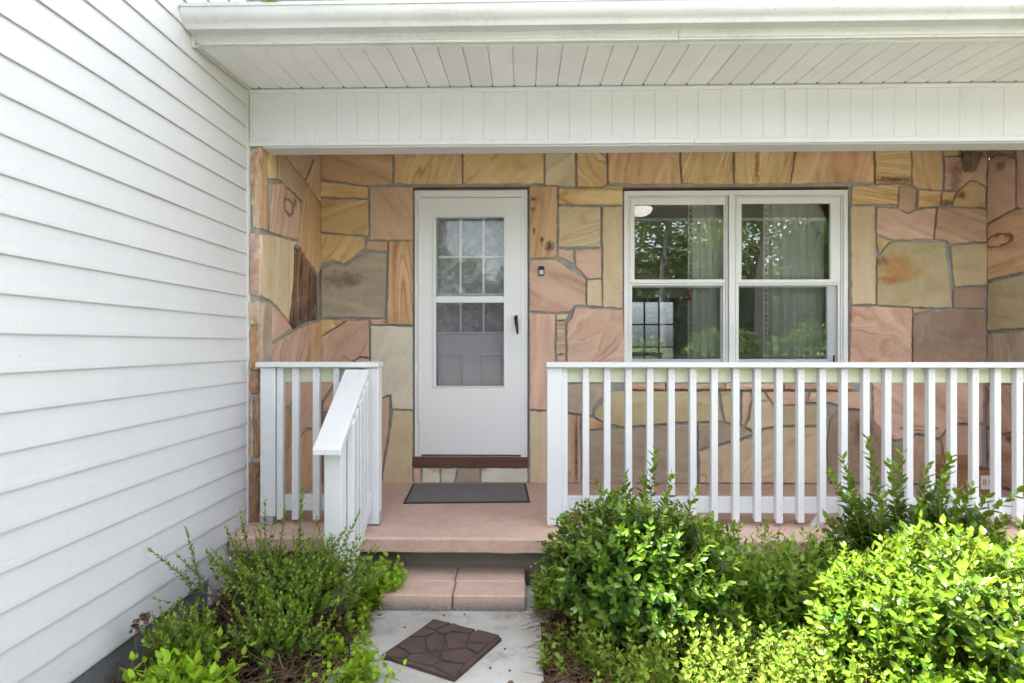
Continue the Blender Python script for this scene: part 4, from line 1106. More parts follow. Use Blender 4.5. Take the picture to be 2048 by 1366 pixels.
# ---- the room behind the glass
b = MB()
rx0, rx1, ry0, ry1, rz0, rz1 = -1.5, 4.6, 0.21, 4.2, 0.30, 2.798
ow = dict(x0=1.30, x1=2.25, z0=0.95, z1=2.05)
b.box(rx0, rx0 + 0.1, ry0, ry1, rz0, rz1); b.box(rx1 - 0.1, rx1, ry0, ry1, rz0, rz1)
b.box(rx0 + 0.1, ow['x0'], ry1 - 0.12, ry1, rz0, rz1); b.box(ow['x1'], rx1 - 0.1, ry1 - 0.12, ry1, rz0, rz1)
b.box(ow['x0'], ow['x1'], ry1 - 0.12, ry1, rz0, ow['z0']); b.box(ow['x0'], ow['x1'], ry1 - 0.12, ry1, ow['z1'], rz1)
tag(b.build('room_walls', MATS['room_wall']), kind='structure')
b = MB(); b.box(rx0, rx1, ry0, ry1, rz0 - 0.05, rz0 - 0.001); tag(b.build('room_floor', MATS['room_floor']), kind='structure')
bw = thing('back_window', 'dark gridded window on the far side of the room seen through the left pane', 'window', (1.78, 4.1, 0.95))
b = MB(); b.ring(ow['x0'], ow['x1'], ow['z0'], ow['z1'], ow['x0'] + 0.05, ow['x1'] - 0.05, ow['z0'] + 0.05, ow['z1'] - 0.05, 4.06, 4.14, 0.004); b.build('frame', MATS['dark_wood'], bw)
for i in (1, 2, 3):
    x = ow['x0'] + 0.05 + (0.85) * i / 4
    b = MB(); b.box(x - 0.012, x + 0.012, 4.085, 4.11, ow['z0'] + 0.05, ow['z1'] - 0.05); b.build('muntin', MATS['dark_wood'], bw)
for i in (1, 2):
    z = ow['z0'] + 0.05 + 1.0 * i / 3
    b = MB(); b.box(ow['x0'] + 0.05, ow['x1'] - 0.05, 4.078, 4.084, z - 0.012, z + 0.012); b.build('muntin', MATS['dark_wood'], bw)
b = MB(); b.box(ow['x0'] + 0.045, ow['x1'] - 0.045, 4.115, 4.119, ow['z0'] + 0.045, ow['z1'] - 0.045); b.build('glass_pane', MATS['tinted_glass'], bw)

ZC0 = WIN['z0'] + 0.055
def curtain(x0, x1, label, seed, folds):
    Yc = 0.165
    c = thing('curtain', label, 'curtain', ((x0 + x1) / 2, Yc, 0.5))
    R = random.Random(seed)
    nx, nz = 70, 8
    b = MB(); ph = [R.uniform(0, 6.28) for _ in range(4)]
    for side in (0, 0.004):
        for j in range(nz + 1):
            z = ZC0 + (2.62 - ZC0) * j / nz
            for i in range(nx + 1):
                t = i / nx
                am = 0.015 + 0.006 * (1 - j / nz)
                y = Yc + side + am * math.sin(t * folds * 6.28 + ph[0] + 0.3 * math.sin(z * 2 + ph[1])) + 0.5 * am * math.sin(t * folds * 2.3 * 6.28 + ph[2])
                b.v.append((x0 + (x1 - x0) * t, y, z))
    w = nx + 1; off_ = w * (nz + 1)
    for s_ in (0, 1):
        for j in range(nz):
            for i in range(nx):
                a = s_ * off_ + j * w + i; b.f.append((a, a + 1, a + w + 1, a + w))
    b.build('panel', MATS['curtain_cloth'], c, True, fix=False)
    b = MB(); z = ZC0 + 0.05; k = 0
    while z < 2.45:
        y = Yc - 0.030
        b.tube([(x0 + 0.004, y, z), (x0 + 0.016, y - 0.003, z - 0.012), (x0 + 0.010, y, z - 0.024)], [0.004, 0.005, 0.003], 4)
        z += 0.045 if k % 2 else 0.034; k += 1
    o = b.build('trim_tassel', MATS['twig'], c); o['kind'] = 'stuff'
    return c
curtain(X_(1376, 0.165), X_(1456, 0.165), 'pale sheer curtain hanging beside the red ornament in the left sash', 1, 4)
curtain(X_(1526, 0.165), X_(1646, 0.165), 'wide pale sheer curtain hanging behind the right sash', 2, 5)
p = PY(1377, 590, 0.105)
b = MB(); b.lathe([(0.001, 0.05), (0.010, 0.03), (0.016, 0.005), (0.026, -0.035), (0.001, -0.037)], tuple(p), 8)
tag(b.build('window_ornament', MATS['red_cloth'], None, True), 'small red bell shaped ornament hanging inside the left window sash', 'ornament')
p = PY(1641, 716, 0.125)
b = MB(); b.lathe([(0.001, 0), (0.030, 0), (0.032, 0.01), (0.018, 0.03), (0.026, 0.055), (0.024, 0.075), (0.010, 0.085), (0.018, 0.10), (0.014, 0.118), (0.001, 0.122)], (p.x, 0.125, WIN['z0'] + 0.0485), 14)
tag(b.build('figurine', MATS['ceramic'], None, True), 'small white figurine on the inner sill at the corner of the right sash', 'figurine')
b = MB(); b.box(ox0, ox1, 0.1005, 0.21, oz0 + 0.02, oz0 + 0.045, 0.003)
tag(b.build('inner_sill', MATS['window_white']), 'white inner sill board inside the double window', 'sill', kind='thing')
# chair by the back window
def chair(cx, cy):
    c = thing('dining_chair', 'dark spindle-back chair inside the room in front of the far window', 'chair', (cx, cy, 0.30))
    b = MB(); b.box(cx - 0.23, cx + 0.23, cy - 0.22, cy + 0.22, 0.735, 0.765, 0.012); b.build('seat', MATS['dark_wood'], c)
    for sx_ in (-1, 1):
        for sy_ in (-1, 1):
            b = MB(); b.tube([(cx + sx_ * 0.17, cy + sy_ * 0.16, 0.736), (cx + sx_ * 0.215, cy + sy_ * 0.20, 0.301)], [0.018, 0.013], 8); b.build('leg', MATS['dark_wood'], c, True)
    for i in range(7):
        x = cx - 0.18 + 0.06 * i
        b = MB(); b.tube([(x, cy - 0.19, 0.764), (x * 1.0 + (x - cx) * 0.12, cy - 0.24, 1.20)], [0.009, 0.007], 6); b.build('spindle', MATS['dark_wood'], c, True)
    b = MB(); pts = [(cx + 0.25 * math.sin(a), cy - 0.245 + 0.02 * math.cos(a), 1.205 + 0.05 * math.cos(a * 1.0)) for a in [i * 0.2 for i in range(-5, 6)]]
    b.tube(pts, [0.030] * len(pts), 8); b.build('crest_rail', MATS['dark_wood'], c, True)
chair(1.52, 3.05)

# ================================================================== RAILINGS
CAPZ1 = 1.366 - (725 - 690) / 345.0
CAPZ0 = CAPZ1 - 0.030
RTOP0, RTOP1 = 1.366 - (765 - 690) / 338.0, CAPZ0 - 0.001
RBOT0, RBOT1 = 1.366 - (1025 - 690) / 338.0, 1.366 - (993 - 690) / 338.0
BALZ = 1.366 - (1045 - 690) / 343.0
Yb0 = RAIL_Y + 0.012          # front of balusters
Yb1 = Yb0 + 0.038
Yr0, Yr1 = Yb1 + 0.001, Yb1 + 0.036
W = MATS
def baluster(parent, xa, xb, zt, zb):
    b = MB()
    x0_, x1_ = xa, xb
    R = random.Random(int(xa * 1000))
    tw = R.uniform(-0.0015, 0.0015)
    M_ = Matrix.Identity(4)
    b.box(x0_, x1_, Yb0, Yb1, zb, zt, 0.0025)
    # the foot is cut on a slant
    for i, v in enumerate(b.v):
        if v[2] < zb + 0.01: b.v[i] = (v[0] + tw, v[1], v[2] + (v[1] - Yb0) / 0.038 * 0.016)
    return b.build('baluster', W['rail_paint_z'], parent)
def post(parent, x0_, x1_, y0_, y1_, zb, zt, name='post'):
    b = MB(); b.box(x0_, x1_, y0_, y1_, zb, zt, 0.004); return b.build(name, W['rail_paint_z'], parent)

rail = thing('porch_railing', 'long white wooden railing with square balusters running in front of the window', 'railing', (2.2, RAIL_Y, FLOOR_Z))
rx_a = X_(1094, RAIL_Y); RAIL_END = RIGHT_X - 0.03
post(rail, rx_a, rx_a + 0.0885, RAIL_Y, RAIL_Y + 0.0885, FLOOR_Z + 0.012, CAPZ0 - 0.001)
b = MB(); b.box(rx_a - 0.003, rx_a + 0.0905, RAIL_Y - 0.003, RAIL_Y + 0.0915, FLOOR_Z + 0.001, FLOOR_Z + 0.0115, 0.002); b.build('post_foot', W['porch_paint'], rail)
b = MB(); b.box(rx_a - 0.006, RAIL_END, RAIL_Y - 0.022, RAIL_Y + 0.118, CAPZ0, CAPZ1, 0.004); b.build('cap_rail', W['rail_paint_x'], rail)
b = MB(); b.box(rx_a + 0.0895, RAIL_END, Yr0, Yr1, RTOP0, RTOP1, 0.003); b.build('top_rail', W['rail_algae'], rail)
b = MB(); b.box(rx_a + 0.0895, RAIL_END, Yr0, Yr1, RBOT0, RBOT1, 0.003); b.build('bottom_rail', W['rail_paint_x'], rail)
bal_x = [X_(1129.5, Yb0)]
x1129 = X_(1172, Yb0); sp_ = (X_(1996, Yb0) - x1129) / 19.0
xx = x1129
while xx < RAIL_END - 0.04:
    bal_x.append(xx); xx += sp_
for i, x in enumerate(bal_x):
    w = 0.0325 if i == 0 else 0.038
    baluster(rail, x - w / 2, x + w / 2, RTOP1 - 0.001, BALZ + 0.004 * math.sin(i * 2.3))
p = PY(1640, 1050, -1.08)
b = MB(); b.prism([(p.x - 0.035, FLOOR_Z + 0.002), (p.x + 0.035, FLOOR_Z + 0.002), (p.x + 0.035, RBOT0 - 0.001), (p.x + 0.002, RBOT0 - 0.001), (p.x - 0.012, FLOOR_Z + 0.04)], lambda a, c, d: (a, d, c), Yr0 + 0.002, Yr1 - 0.002); b.build('support_block', W['rail_paint_z'], rail)
b = MB(); b.box(RAIL_END - 0.0895, RAIL_END, RAIL_Y, RAIL_Y + 0.0885, FLOOR_Z + 0.002, RBOT0 - 0.002, 0.003); b.build('support_block', W['rail_paint_z'], rail)

lrail = thing('porch_railing', 'short white wooden railing between the rough stone wall end and the steps', 'railing', (-1.2, RAIL_Y, FLOOR_Z))
la0 = X_(520, RAIL_Y); la1 = X_(756.5, RAIL_Y)
post(lrail, la0, la0 + 0.0885, RAIL_Y, RAIL_Y + 0.0885, FLOOR_Z + 0.052, CAPZ0 - 0.001)
b = MB(); b.box(la0 - 0.003, la0 + 0.078, RAIL_Y - 0.003, RAIL_Y + 0.092, FLOOR_Z + 0.001, FLOOR_Z + 0.051, 0.003); b.build('post_bracket', W['grey_metal'], lrail)
post(lrail, la1 - 0.0885, la1, RAIL_Y + 0.002, RAIL_Y + 0.0905, FLOOR_Z + 0.010, CAPZ0 - 0.001)
b = MB(); b.box(la1 - 0.06, la1 + 0.003, RAIL_Y + 0.02, RAIL_Y + 0.0935, FLOOR_Z + 0.001, FLOOR_Z + 0.0095, 0.001)
b.box(la1 + 0.0005, la1 + 0.003, RAIL_Y + 0.02, RAIL_Y + 0.0935, FLOOR_Z + 0.010, FLOOR_Z + 0.075, 0.001); b.build('post_bracket', W['grey_metal'], lrail)
b = MB(); b.box(la0 - 0.020, la1 + 0.003, RAIL_Y - 0.022, RAIL_Y + 0.118, CAPZ0, CAPZ1, 0.004); b.build('cap_rail', W['rail_paint_x'], lrail)
b = MB(); b.box(la0 + 0.0895, la1 - 0.0895, Yr0, Yr1, RTOP0, RTOP1, 0.003); b.build('top_rail', W['rail_algae'], lrail)
b = MB(); b.box(la0 + 0.0895, la1 - 0.0895, Yr0, Yr1, RBOT0, RBOT1, 0.003); b.build('bottom_rail', W['rail_paint_x'], lrail)
for xa, xb in ((553, 565.5), (583.5, 597), (625, 638.5), (666, 678)):
    baluster(lrail, X_(xa, Yb0), X_(xb, Yb0), RTOP1 - 0.001, BALZ)

def nails(parent, xs_):
    b = MB()
    for x in xs_:
        for z in (RTOP0 + 0.035, RBOT0 + 0.045):
            b.lathe([(0.0004, -0.0012), (0.0032, -0.0010), (0.0036, 0.0002)], (x + 0.004 * math.sin(x * 90), Yb0 - 0.0002, z + 0.006 * math.sin(x * 50)), 6, 'Y')
    o = b.build('nail_heads', W['grey_metal'], parent); o['kind'] = 'stuff'
nails(rail, bal_x); nails(lrail, [X_(x, Yb0) for x in (559, 590, 632, 672)])
# stair hand rail
srail = thing('stair_handrail', 'sloping white wooden handrail descending beside the pink block step', 'handrail', (-0.95, -1.4, 0))
HX = -0.975
top = Vector((HX + 0.012, RAIL_Y - 0.024, 1.225)); bot = Vector((HX - 0.012, -1.655, 0.853))
d = (bot - top); L = d.length
sl = d.z / d.y                          # rise over run
def along(y): return top.z + (y - top.y) * sl
def sloped(name, x0_, x1_, ya, yb, dz0, dz1, m, c=0.003):
    """board following the slope between depths ya and yb, dz below/above the cap's top line, plumb-cut ends"""
    b = MB(); b.box(x0_, x1_, yb, ya, dz0, dz1, c)
    b.v = [(x + (0.0 if m is None else 0.0), y, z + along(y)) for (x, y, z) in b.v]
    return b.build(name, m, srail)
sloped('cap_rail', HX - 0.070, HX + 0.070, top.y, bot.y, -0.034, 0.0, W['rail_paint_y'], 0.004)
py0 = -1.56
b = MB(); b.box(HX - 0.0445, HX + 0.0445, py0, py0 + 0.0885, -0.05, 1.0, 0.004)
b.v = [(x, y, (along(y) - 0.036 if z > 0.5 else z)) for (x, y, z) in b.v]
b.build('post', W['rail_paint_z'], srail)
sloped('top_rail', HX + 0.012, HX + 0.0435, RAIL_Y - 0.003, py0 + 0.0895, -0.126, -0.036, W['rail_paint_y'])
sloped('bottom_rail', HX + 0.0455, HX + 0.082, RAIL_Y - 0.004, py0 - 0.01, -0.83, -0.735, W['rail_paint_y'])
for y in (-1.449, -1.383, -1.317, -1.251, -1.185):
    b = MB(); b.box(HX + 0.0445, HX + 0.0445 + 0.0365, y - 0.019, y + 0.019, 0, 1, 0.0025)
    b.v = [(x, yy, along(yy) - (0.036 if z > 0.5 else 0.737)) for (x, yy, z) in b.v]
    b.build('baluster', W['rail_paint_z'], srail)

# ================================================================== STEP
step = thing('block_step', 'single pink painted step of four concrete blocks before the porch', 'step', (-0.36, -1.35, 0))
sf = -1.530; sbk = -1.135; smid = -1.345; sh = 0.082
xl, xr = PY(757, 1192, sf).x, PY(1052, 1192, sf).x
xm_f, xm_b = PY(904, 1192, sf).x, PY(917, 1133, sbk).x
def bl(xa, xb, y0_, y1_, h, seed):
    R = random.Random(seed); b = MB(); c = 0.007
    b.box(xa + 0.0015, xb - 0.0015, y0_ + 0.001, y1_ - 0.001, -0.02, h, c)
    return b.build('block', W['step_paint'], step)
bl(xl, xm_f, sf, smid, sh, 1); bl(xm_f + 0.002, xr, sf + 0.003, smid, sh - 0.001, 2)
bl(xl + 0.008, xm_b, smid + 0.001, sbk - 0.004, sh - 0.0015, 3); bl(xm_b + 0.002, xr - 0.004, smid + 0.001, sbk - 0.004, sh - 0.0005, 4)

# ================================================================== MATS, BOX, NEST
dm = thing('door_mat', 'grey carpet door mat with black rubber border below the white door', 'mat', (X_(940, -0.3), -0.25, FLOOR_Z))
q0, q1, q2, q3 = PZ(826, 968.5, FLOOR_Z), PZ(1052, 968.5, FLOOR_Z), PZ(1060.5, 1005.5, FLOOR_Z), PZ(806, 1008, FLOOR_Z)
def quadprism(qs, z0_, z1_, shrink=0.0):
    c = sum(qs, Vector()) / 4; out = []
    for p in qs:
        dd = Vector((p.x - c.x, p.y - c.y, 0)); out.append((p.x - math.copysign(shrink, dd.x), p.y - math.copysign(shrink, dd.y)))
    b = MB(); b.prism(out, lambda a, c_, d: (a, c_, d), z0_, z1_); return b
quadprism([q0, q1, q2, q3], FLOOR_Z + 0.001, FLOOR_Z + 0.006).build('rubber_border', W['dark_rubber'], dm)
quadprism([q0, q1, q2, q3], FLOOR_Z + 0.0065, FLOOR_Z + 0.012, 0.018).build('carpet', W['mat_carpet'], dm)

sm = thing('stepping_mat', 'dark brown square rubber mat moulded like flagstones lying askew on the path', 'mat', (-0.4, -1.9, 0.0))
cor = [PZ(x, y, 0.024) for x, y in ((868, 1236), (1003, 1272), (909, 1353), (763, 1306))]
def uv(u, v):  # bilinear on the mat
    a = cor[0] * (1 - u) + cor[1] * u; c = cor[3] * (1 - u) + cor[2] * u; return a * (1 - v) + c * v
b = MB(); b.prism([(p.x, p.y) for p in cor], lambda a, c, d: (a, c, d), 0.001, 0.016); b.build('base', W['mat_rubber'], sm)
# joint pattern read off the mat in picture px (zoomed 4.654x from 740,1210)
Zm = lambda u, v: PZ(740 + u / 4.654, 1210 + v / 4.654, 0.024)
FL = [[(595,120),(765,160),(600,228),(500,188)], [(500,190),(600,230),(612,250),(505,290),(365,282)], [(770,160),(990,218),(935,262),(760,240),(685,270),(612,245),(605,230)],
      [(365,285),(505,293),(525,435),(380,452),(245,372)], [(510,292),(612,252),(685,275),(705,408),(528,434)], [(688,275),(762,243),(932,264),(900,390),(708,408)],
      [(995,220),(1218,275),(1120,350),(918,342),(938,265)], [(912,345),(1118,352),(1000,445),(905,395)], [(242,376),(375,455),(320,495),(110,468)],
      [(380,456),(525,438),(648,430),(652,515),(585,565),(325,497)], [(650,430),(895,397),(995,448),(880,545),(658,512)], [(655,518),(878,548),(785,670),(590,568)], ]
for i, poly in enumerate(FL):
    pts = [(Zm(u, v).x, Zm(u, v).y) for u, v in poly]
    stone(sm, pts, lambda a, c, d: (a, c, 0.012 + d), W['mat_rubber'], 0.0115, 700 + i, 0.004, 0.003, name='flagstone_pad')

cb = thing('cardboard_box', 'small brown cardboard box with white label in the porch corner behind balusters', 'box', (3.3, -0.25, FLOOR_Z))
ba, bc_ = PY(1916, 990, -0.36), PY(1990, 990, -0.36)
BW, BD, BH = bc_.x - ba.x, 0.22, PY(1950, 940, -0.36).z - FLOOR_Z
x0_, x1_, y0_, y1_ = ba.x, bc_.x, -0.36, -0.36 + BD
b = MB(); t_ = 0.004
b.box(x0_, x1_, y0_, y0_ + t_, FLOOR_Z + 0.002, FLOOR_Z + BH); b.box(x0_, x1_, y1_ - t_, y1_, FLOOR_Z + 0.002, FLOOR_Z + BH)
b.box(x0_, x0_ + t_, y0_ + t_, y1_ - t_, FLOOR_Z + 0.002, FLOOR_Z + BH); b.box(x1_ - t_, x1_, y0_ + t_, y1_ - t_, FLOOR_Z + 0.002, FLOOR_Z + BH)
b.box(x0_ + t_, x1_ - t_, y0_ + t_, y1_ - t_, FLOOR_Z + 0.002, FLOOR_Z + 0.006)
b.build('carton', W['cardboard'], cb)
for dx_, nm in ((0, 'flap'), (1, 'flap')):
    b = MB()
    xa = x0_ if dx_ == 0 else x1_
    sg = 1 if dx_ else -1
    b.prism([(xa, FLOOR_Z + BH), (xa + sg * 0.004, FLOOR_Z + BH), (xa + sg * 0.03, FLOOR_Z + BH - 0.075), (xa + sg * 0.026, FLOOR_Z + BH - 0.077)], lambda a, c, d: (a, d, c), y0_ + 0.002, y1_ - 0.002)
    b.build('flap', W['cardboard'], cb)
b = MB(); b.prism([(y1_ - t_, FLOOR_Z + BH), (y1_, FLOOR_Z + BH), (y1_ + 0.03, FLOOR_Z + BH + 0.06), (y1_ + 0.026, FLOOR_Z + BH + 0.06)], lambda a, c, d: (d, a, c), x0_ + 0.003, x1_ - 0.003); b.build('flap', W['cardboard'], cb)
lp = PY(1975, 965, -0.362)
me = bpy.data.meshes.new('shipping_label'); lw2, lh2 = 0.045, 0.048
me.from_pydata([(-lw2, 0, -lh2), (lw2, 0, -lh2), (lw2, 0, lh2), (-lw2, 0, lh2), (-lw2, 0.001, -lh2), (lw2, 0.001, -lh2), (lw2, 0.001, lh2), (-lw2, 0.001, lh2)], [], [(0, 1, 2, 3), (7, 6, 5, 4), (0, 4, 5, 1), (1, 5, 6, 2), (2, 6, 7, 3), (3, 7, 4, 0)])
me.materials.append(W['paper_label'])
lo = link('shipping_label', me, cb); lo.location = Vector((min(lp.x, x1_ - 0.05), -0.3615, min(lp.z, FLOOR_Z + BH - 0.055))) - ORG[cb.name]

nest = thing('bird_nest', 'dry grass bird nest stuck in the upper corner under the porch beam', 'nest', tuple(PY(1955, 318, -0.1)))
b = MB(); R = random.Random(11); nc = PY(1953, 312, -0.09)
for _ in range(520):
    h = R.random()
    rr = 0.088 * (1 - 0.65 * h) * R.uniform(0.6, 1.0)
    a0 = R.uniform(0, 6.28); ln = R.uniform(0.35, 1.1)
    pts = []
    for j in range(4):
        a = a0 + ln * j / 3
        pts.append((nc.x + rr * math.cos(a) + R.gauss(0, .005) - 0.10 * h * 0.3, nc.y + 0.02 + rr * 0.8 * math.sin(a) + R.gauss(0, .005), nc.z + 0.08 - 0.19 * h + R.gauss(0, .008)))
    b.tube(pts, 0.0019, 3, False)
o = b.build('grass_strands', W['dry_straw'], nest); o['kind'] = 'stuff'
b = MB(); b.lathe([(0.001, -0.10), (0.012, -0.08), (0.030, -0.02), (0.045, 0.05), (0.050, 0.09), (0.03, 0.085), (0.001, 0.06)], (nc.x, nc.y + 0.02, nc.z), 14); b.build('mud_cup', W['dead_leaf'], nest, True)

# ================================================================== PLANTS
def leaf_template(w=0.42, fold=0.10, curl=-0.06, base=0.0):
    ts = [0.0, 0.28, 0.55, 0.82, 1.0]; hw = [0.0, 0.40 * w / 0.42 * 0.5, 0.5 * w, 0.27 * w, 0.0]
    V = [(t, 0, curl * math.sin(t * 2.6) * (1 if t > 0 else 0)) for t in ts]
    for s_ in (1, -1):
        for i in (1, 2, 3):
            V.append((ts[i], s_ * hw[i], V[i][2] + fold * hw[i] * 2))
    F = []
    for s_ in (0, 1):
        o = 5 + 3 * s_
        f = [(0, 1, o), (1, 2, o + 1, o), (2, 3, o + 2, o + 1), (3, 4, o + 2)]
        if s_ == 0: f = [(a[0],) + tuple(a[1:]) for a in f]
        else: f = [tuple(reversed(a)) for a in f]
        F += f
    T = []
    for f in F:
        for i in range(1, len(f) - 1): T.append((f[0], f[i], f[i + 1]))
    return np.array(V, float), np.array(T, int)
class Plant:
    def __init__(s, seed): s.R = random.Random(seed); s.L = []; s.stem = MB()
    def leaf(s, p, d, n, size, age, tone): s.L.append((p, d, n, size, age, tone))
    def shoot(s, base, direc, length, nl, size, age0=0.1, age1=0.9, bend=0.25, r=0.0022, opp=False, start=0.15, splay=1.15, tipsplay=0.45, rosette=True, tipsize=0.6):
        R = s.R
        d = Vector(direc).normalized(); up = Vector((0, 0, 1))
        side = d.orthogonal().normalized()
        ph = R.uniform(0, 6.28)
        P = lambda t: Vector(base) + d * (length * t) + up * (bend * length * t * t)
        s.stem.tube([P(0), P(0.5), P(1.0)], [r, r * 0.75, r * 0.4], 4, False)
        for i in range(nl):
            t = start + (1 - start) * (i / max(1, nl - 1))
            if opp:
                k = i // 2; ang = ph + k * math.pi / 2 + (i % 2) * math.pi
                t = start + (1 - start) * (k / max(1, (nl - 1) // 2))
            else: ang = ph + i * 2.39996
            p = P(t); ax = (P(min(1, t + 0.05)) - P(t - 0.05)).normalized()
            u = ax.orthogonal().normalized(); w = ax.cross(u)
            rad = u * math.cos(ang) + w * math.sin(ang)
            sp = splay + (tipsplay - splay) * t ** 1.6 + R.uniform(-0.22, 0.22)
            ld = (ax * math.cos(sp) + rad * math.sin(sp)).normalized()
            nn = (ax * math.sin(sp) - rad * math.cos(sp))
            nn = (nn + up * 0.45 + Vector((R.gauss(0, .2), R.gauss(0, .2), R.gauss(0, .1)))).normalized()
            sz = size * R.uniform(0.62, 1.22) * (1.0 + (tipsize - 1.0) * max(0, (t - 0.6) / 0.4))
            age = age0 + (age1 - age0) * t ** 2.2 + R.uniform(-0.08, 0.08)
            s.leaf(p, ld, nn, sz, min(1, max(0, age)), R.random())
    def build(s, root, leafm, stemm, tmpl, single=0, leafname='leaf'):
        V, T = tmpl
        N = len(s.L)
        o = np.array(ORG[root.name])
        P = np.array([l[0] for l in s.L]); D = np.array([l[1] for l in s.L]); NN = np.array([l[2] for l in s.L])
        SZ = np.array([l[3] for l in s.L]); AGE = np.array([l[4] for l in s.L]); TONE = np.array([l[5] for l in s.L])
        Yv = np.cross(NN, D); Yv /= np.linalg.norm(Yv, axis=1)[:, None] + 1e-9
        Zv = np.cross(D, Yv)
        keep = np.ones(N, bool)
        if single:
            dist = np.linalg.norm(P - np.array(CAM), axis=1)
            # those that show largest: near the viewer, blade turned towards it, and on the near side of the plant
            face = np.abs(np.einsum('ij,ij->i', Zv, (np.array(CAM) - P) / dist[:, None]))
            score = SZ / dist * (0.25 + face)
            near = dist < np.quantile(dist, 0.33)
            idx = np.argsort(-(score * near))[:single]
            keep[idx] = False
            meshes = {}
            for i in idx:
                key = (int(min(0.99, AGE[i]) * 4), int(TONE[i] * 3))
                if key not in meshes:
                    me = bpy.data.meshes.new(leafname)
                    me.from_pydata([tuple(v) for v in V], [], [tuple(map(int, t)) for t in T])
                    me.polygons.foreach_set('use_smooth', [True] * len(T))
                    for nm, val in (('age', (key[0] + 0.5) / 4), ('tone', (key[1] + 0.5) / 3)):
                        at = me.attributes.new(nm, 'FLOAT', 'POINT'); at.data.foreach_set('value', [val] * len(V))
                    me.materials.append(leafm); meshes[key] = me
                ob = link(leafname, meshes[key], root)
                M_ = Matrix.Identity(4)
                for r_ in range(3):
                    M_[r_][0] = D[i][r_] * SZ[i]; M_[r_][1] = Yv[i][r_] * SZ[i]; M_[r_][2] = Zv[i][r_] * SZ[i]; M_[r_][3] = P[i][r_] - o[r_]
                ob.matrix_basis = M_
        P, D, Yv, Zv, SZ, AGE, TONE = [a[keep] for a in (P, D, Yv, Zv, SZ, AGE, TONE)]
        n = len(P); nv = len(V)
        W_ = P[:, None, :] - o + SZ[:, None, None] * (V[None, :, 0:1] * D[:, None, :] + V[None, :, 1:2] * Yv[:, None, :] + V[None, :, 2:3] * Zv[:, None, :])
        TT = (T[None] + (np.arange(n) * nv)[:, None, None]).reshape(-1, 3)
        me = bpy.data.meshes.new('foliage')
        me.vertices.add(n * nv); me.vertices.foreach_set('co', W_.reshape(-1).astype(np.float32))
        nt_ = len(TT)
        me.loops.add(nt_ * 3); me.loops.foreach_set('vertex_index', TT.reshape(-1).astype(np.int32))
        me.polygons.add(nt_); me.polygons.foreach_set('loop_start', np.arange(0, nt_ * 3, 3, dtype=np.int32))
        me.polygons.foreach_set('use_smooth', [True] * nt_)
        me.update(calc_edges=True)
        for nm, val in (('age', AGE), ('tone', TONE)):
            at = me.attributes.new(nm, 'FLOAT', 'POINT'); at.data.foreach_set('value', np.repeat(val, nv).astype(np.float32))
        me.materials.append(leafm)
        fo_ = link('foliage', me, root); fo_['kind'] = 'stuff'
        if s.stem.v:
            so_ = s.stem.build('stems', stemm, root, True, fix=False); so_['kind'] = 'stuff'
        return root
    def bush(s, c, rad, n, size, nl=14, slen=(0.10, 0.20), up=0.5, depth=(0.72, 1.0), zmin=-0.75, age=(0.05, 0.9), lump=0.25, **kw):
        """shell of leafy shoots over an uneven dome, plus twigs from the middle"""
        R = s.R; c = Vector(c)
        for _ in range(n):
            while True:
                v = Vector((R.gauss(0, 1), R.gauss(0, 1), R.gauss(0, 1)))
                if v.length < 1e-3: continue
                v.normalize()
                if v.z > zmin: break
            lum = 1.0 + lump * mnoise.noise(v * 2.1 + c * 3.0)
            k = R.uniform(*depth) * lum
            p = c + Vector((v.x * rad[0], v.y * rad[1], v.z * rad[2])) * k
            ln = R.uniform(*slen)
            dr = (v * 0.75 + Vector((0, 0, up)) + Vector((R.gauss(0, .3), R.gauss(0, .3), R.gauss(0, .22)))).normalized()
            if p.z < 0.03: continue
            s.shoot(p - dr * ln * 0.6, dr, ln, nl, size, age[0], age[1], **kw)
            if R.random() < 0.25:
                base = Vector((c.x + R.gauss(0, .05), c.y + R.gauss(0, .05), 0.0)); q = p - dr * ln * 0.6
                mid = (base + q) / 2 + Vector((R.gauss(0, .03), R.gauss(0, .03), 0.04))
                s.stem.tube([base, mid, q], [0.006, 0.004, 0.0025], 4, False)

T_HOLLY = leaf_template(0.50, 0.16, -0.10)
T_BOX = leaf_template(0.62, 0.15, -0.05)
T_WEED = leaf_template(0.44, 0.16, -0.16)
T_MINT = leaf_template(0.66, 0.12, -0.12)
T_LANCE = leaf_template(0.30, 0.16, -0.18)

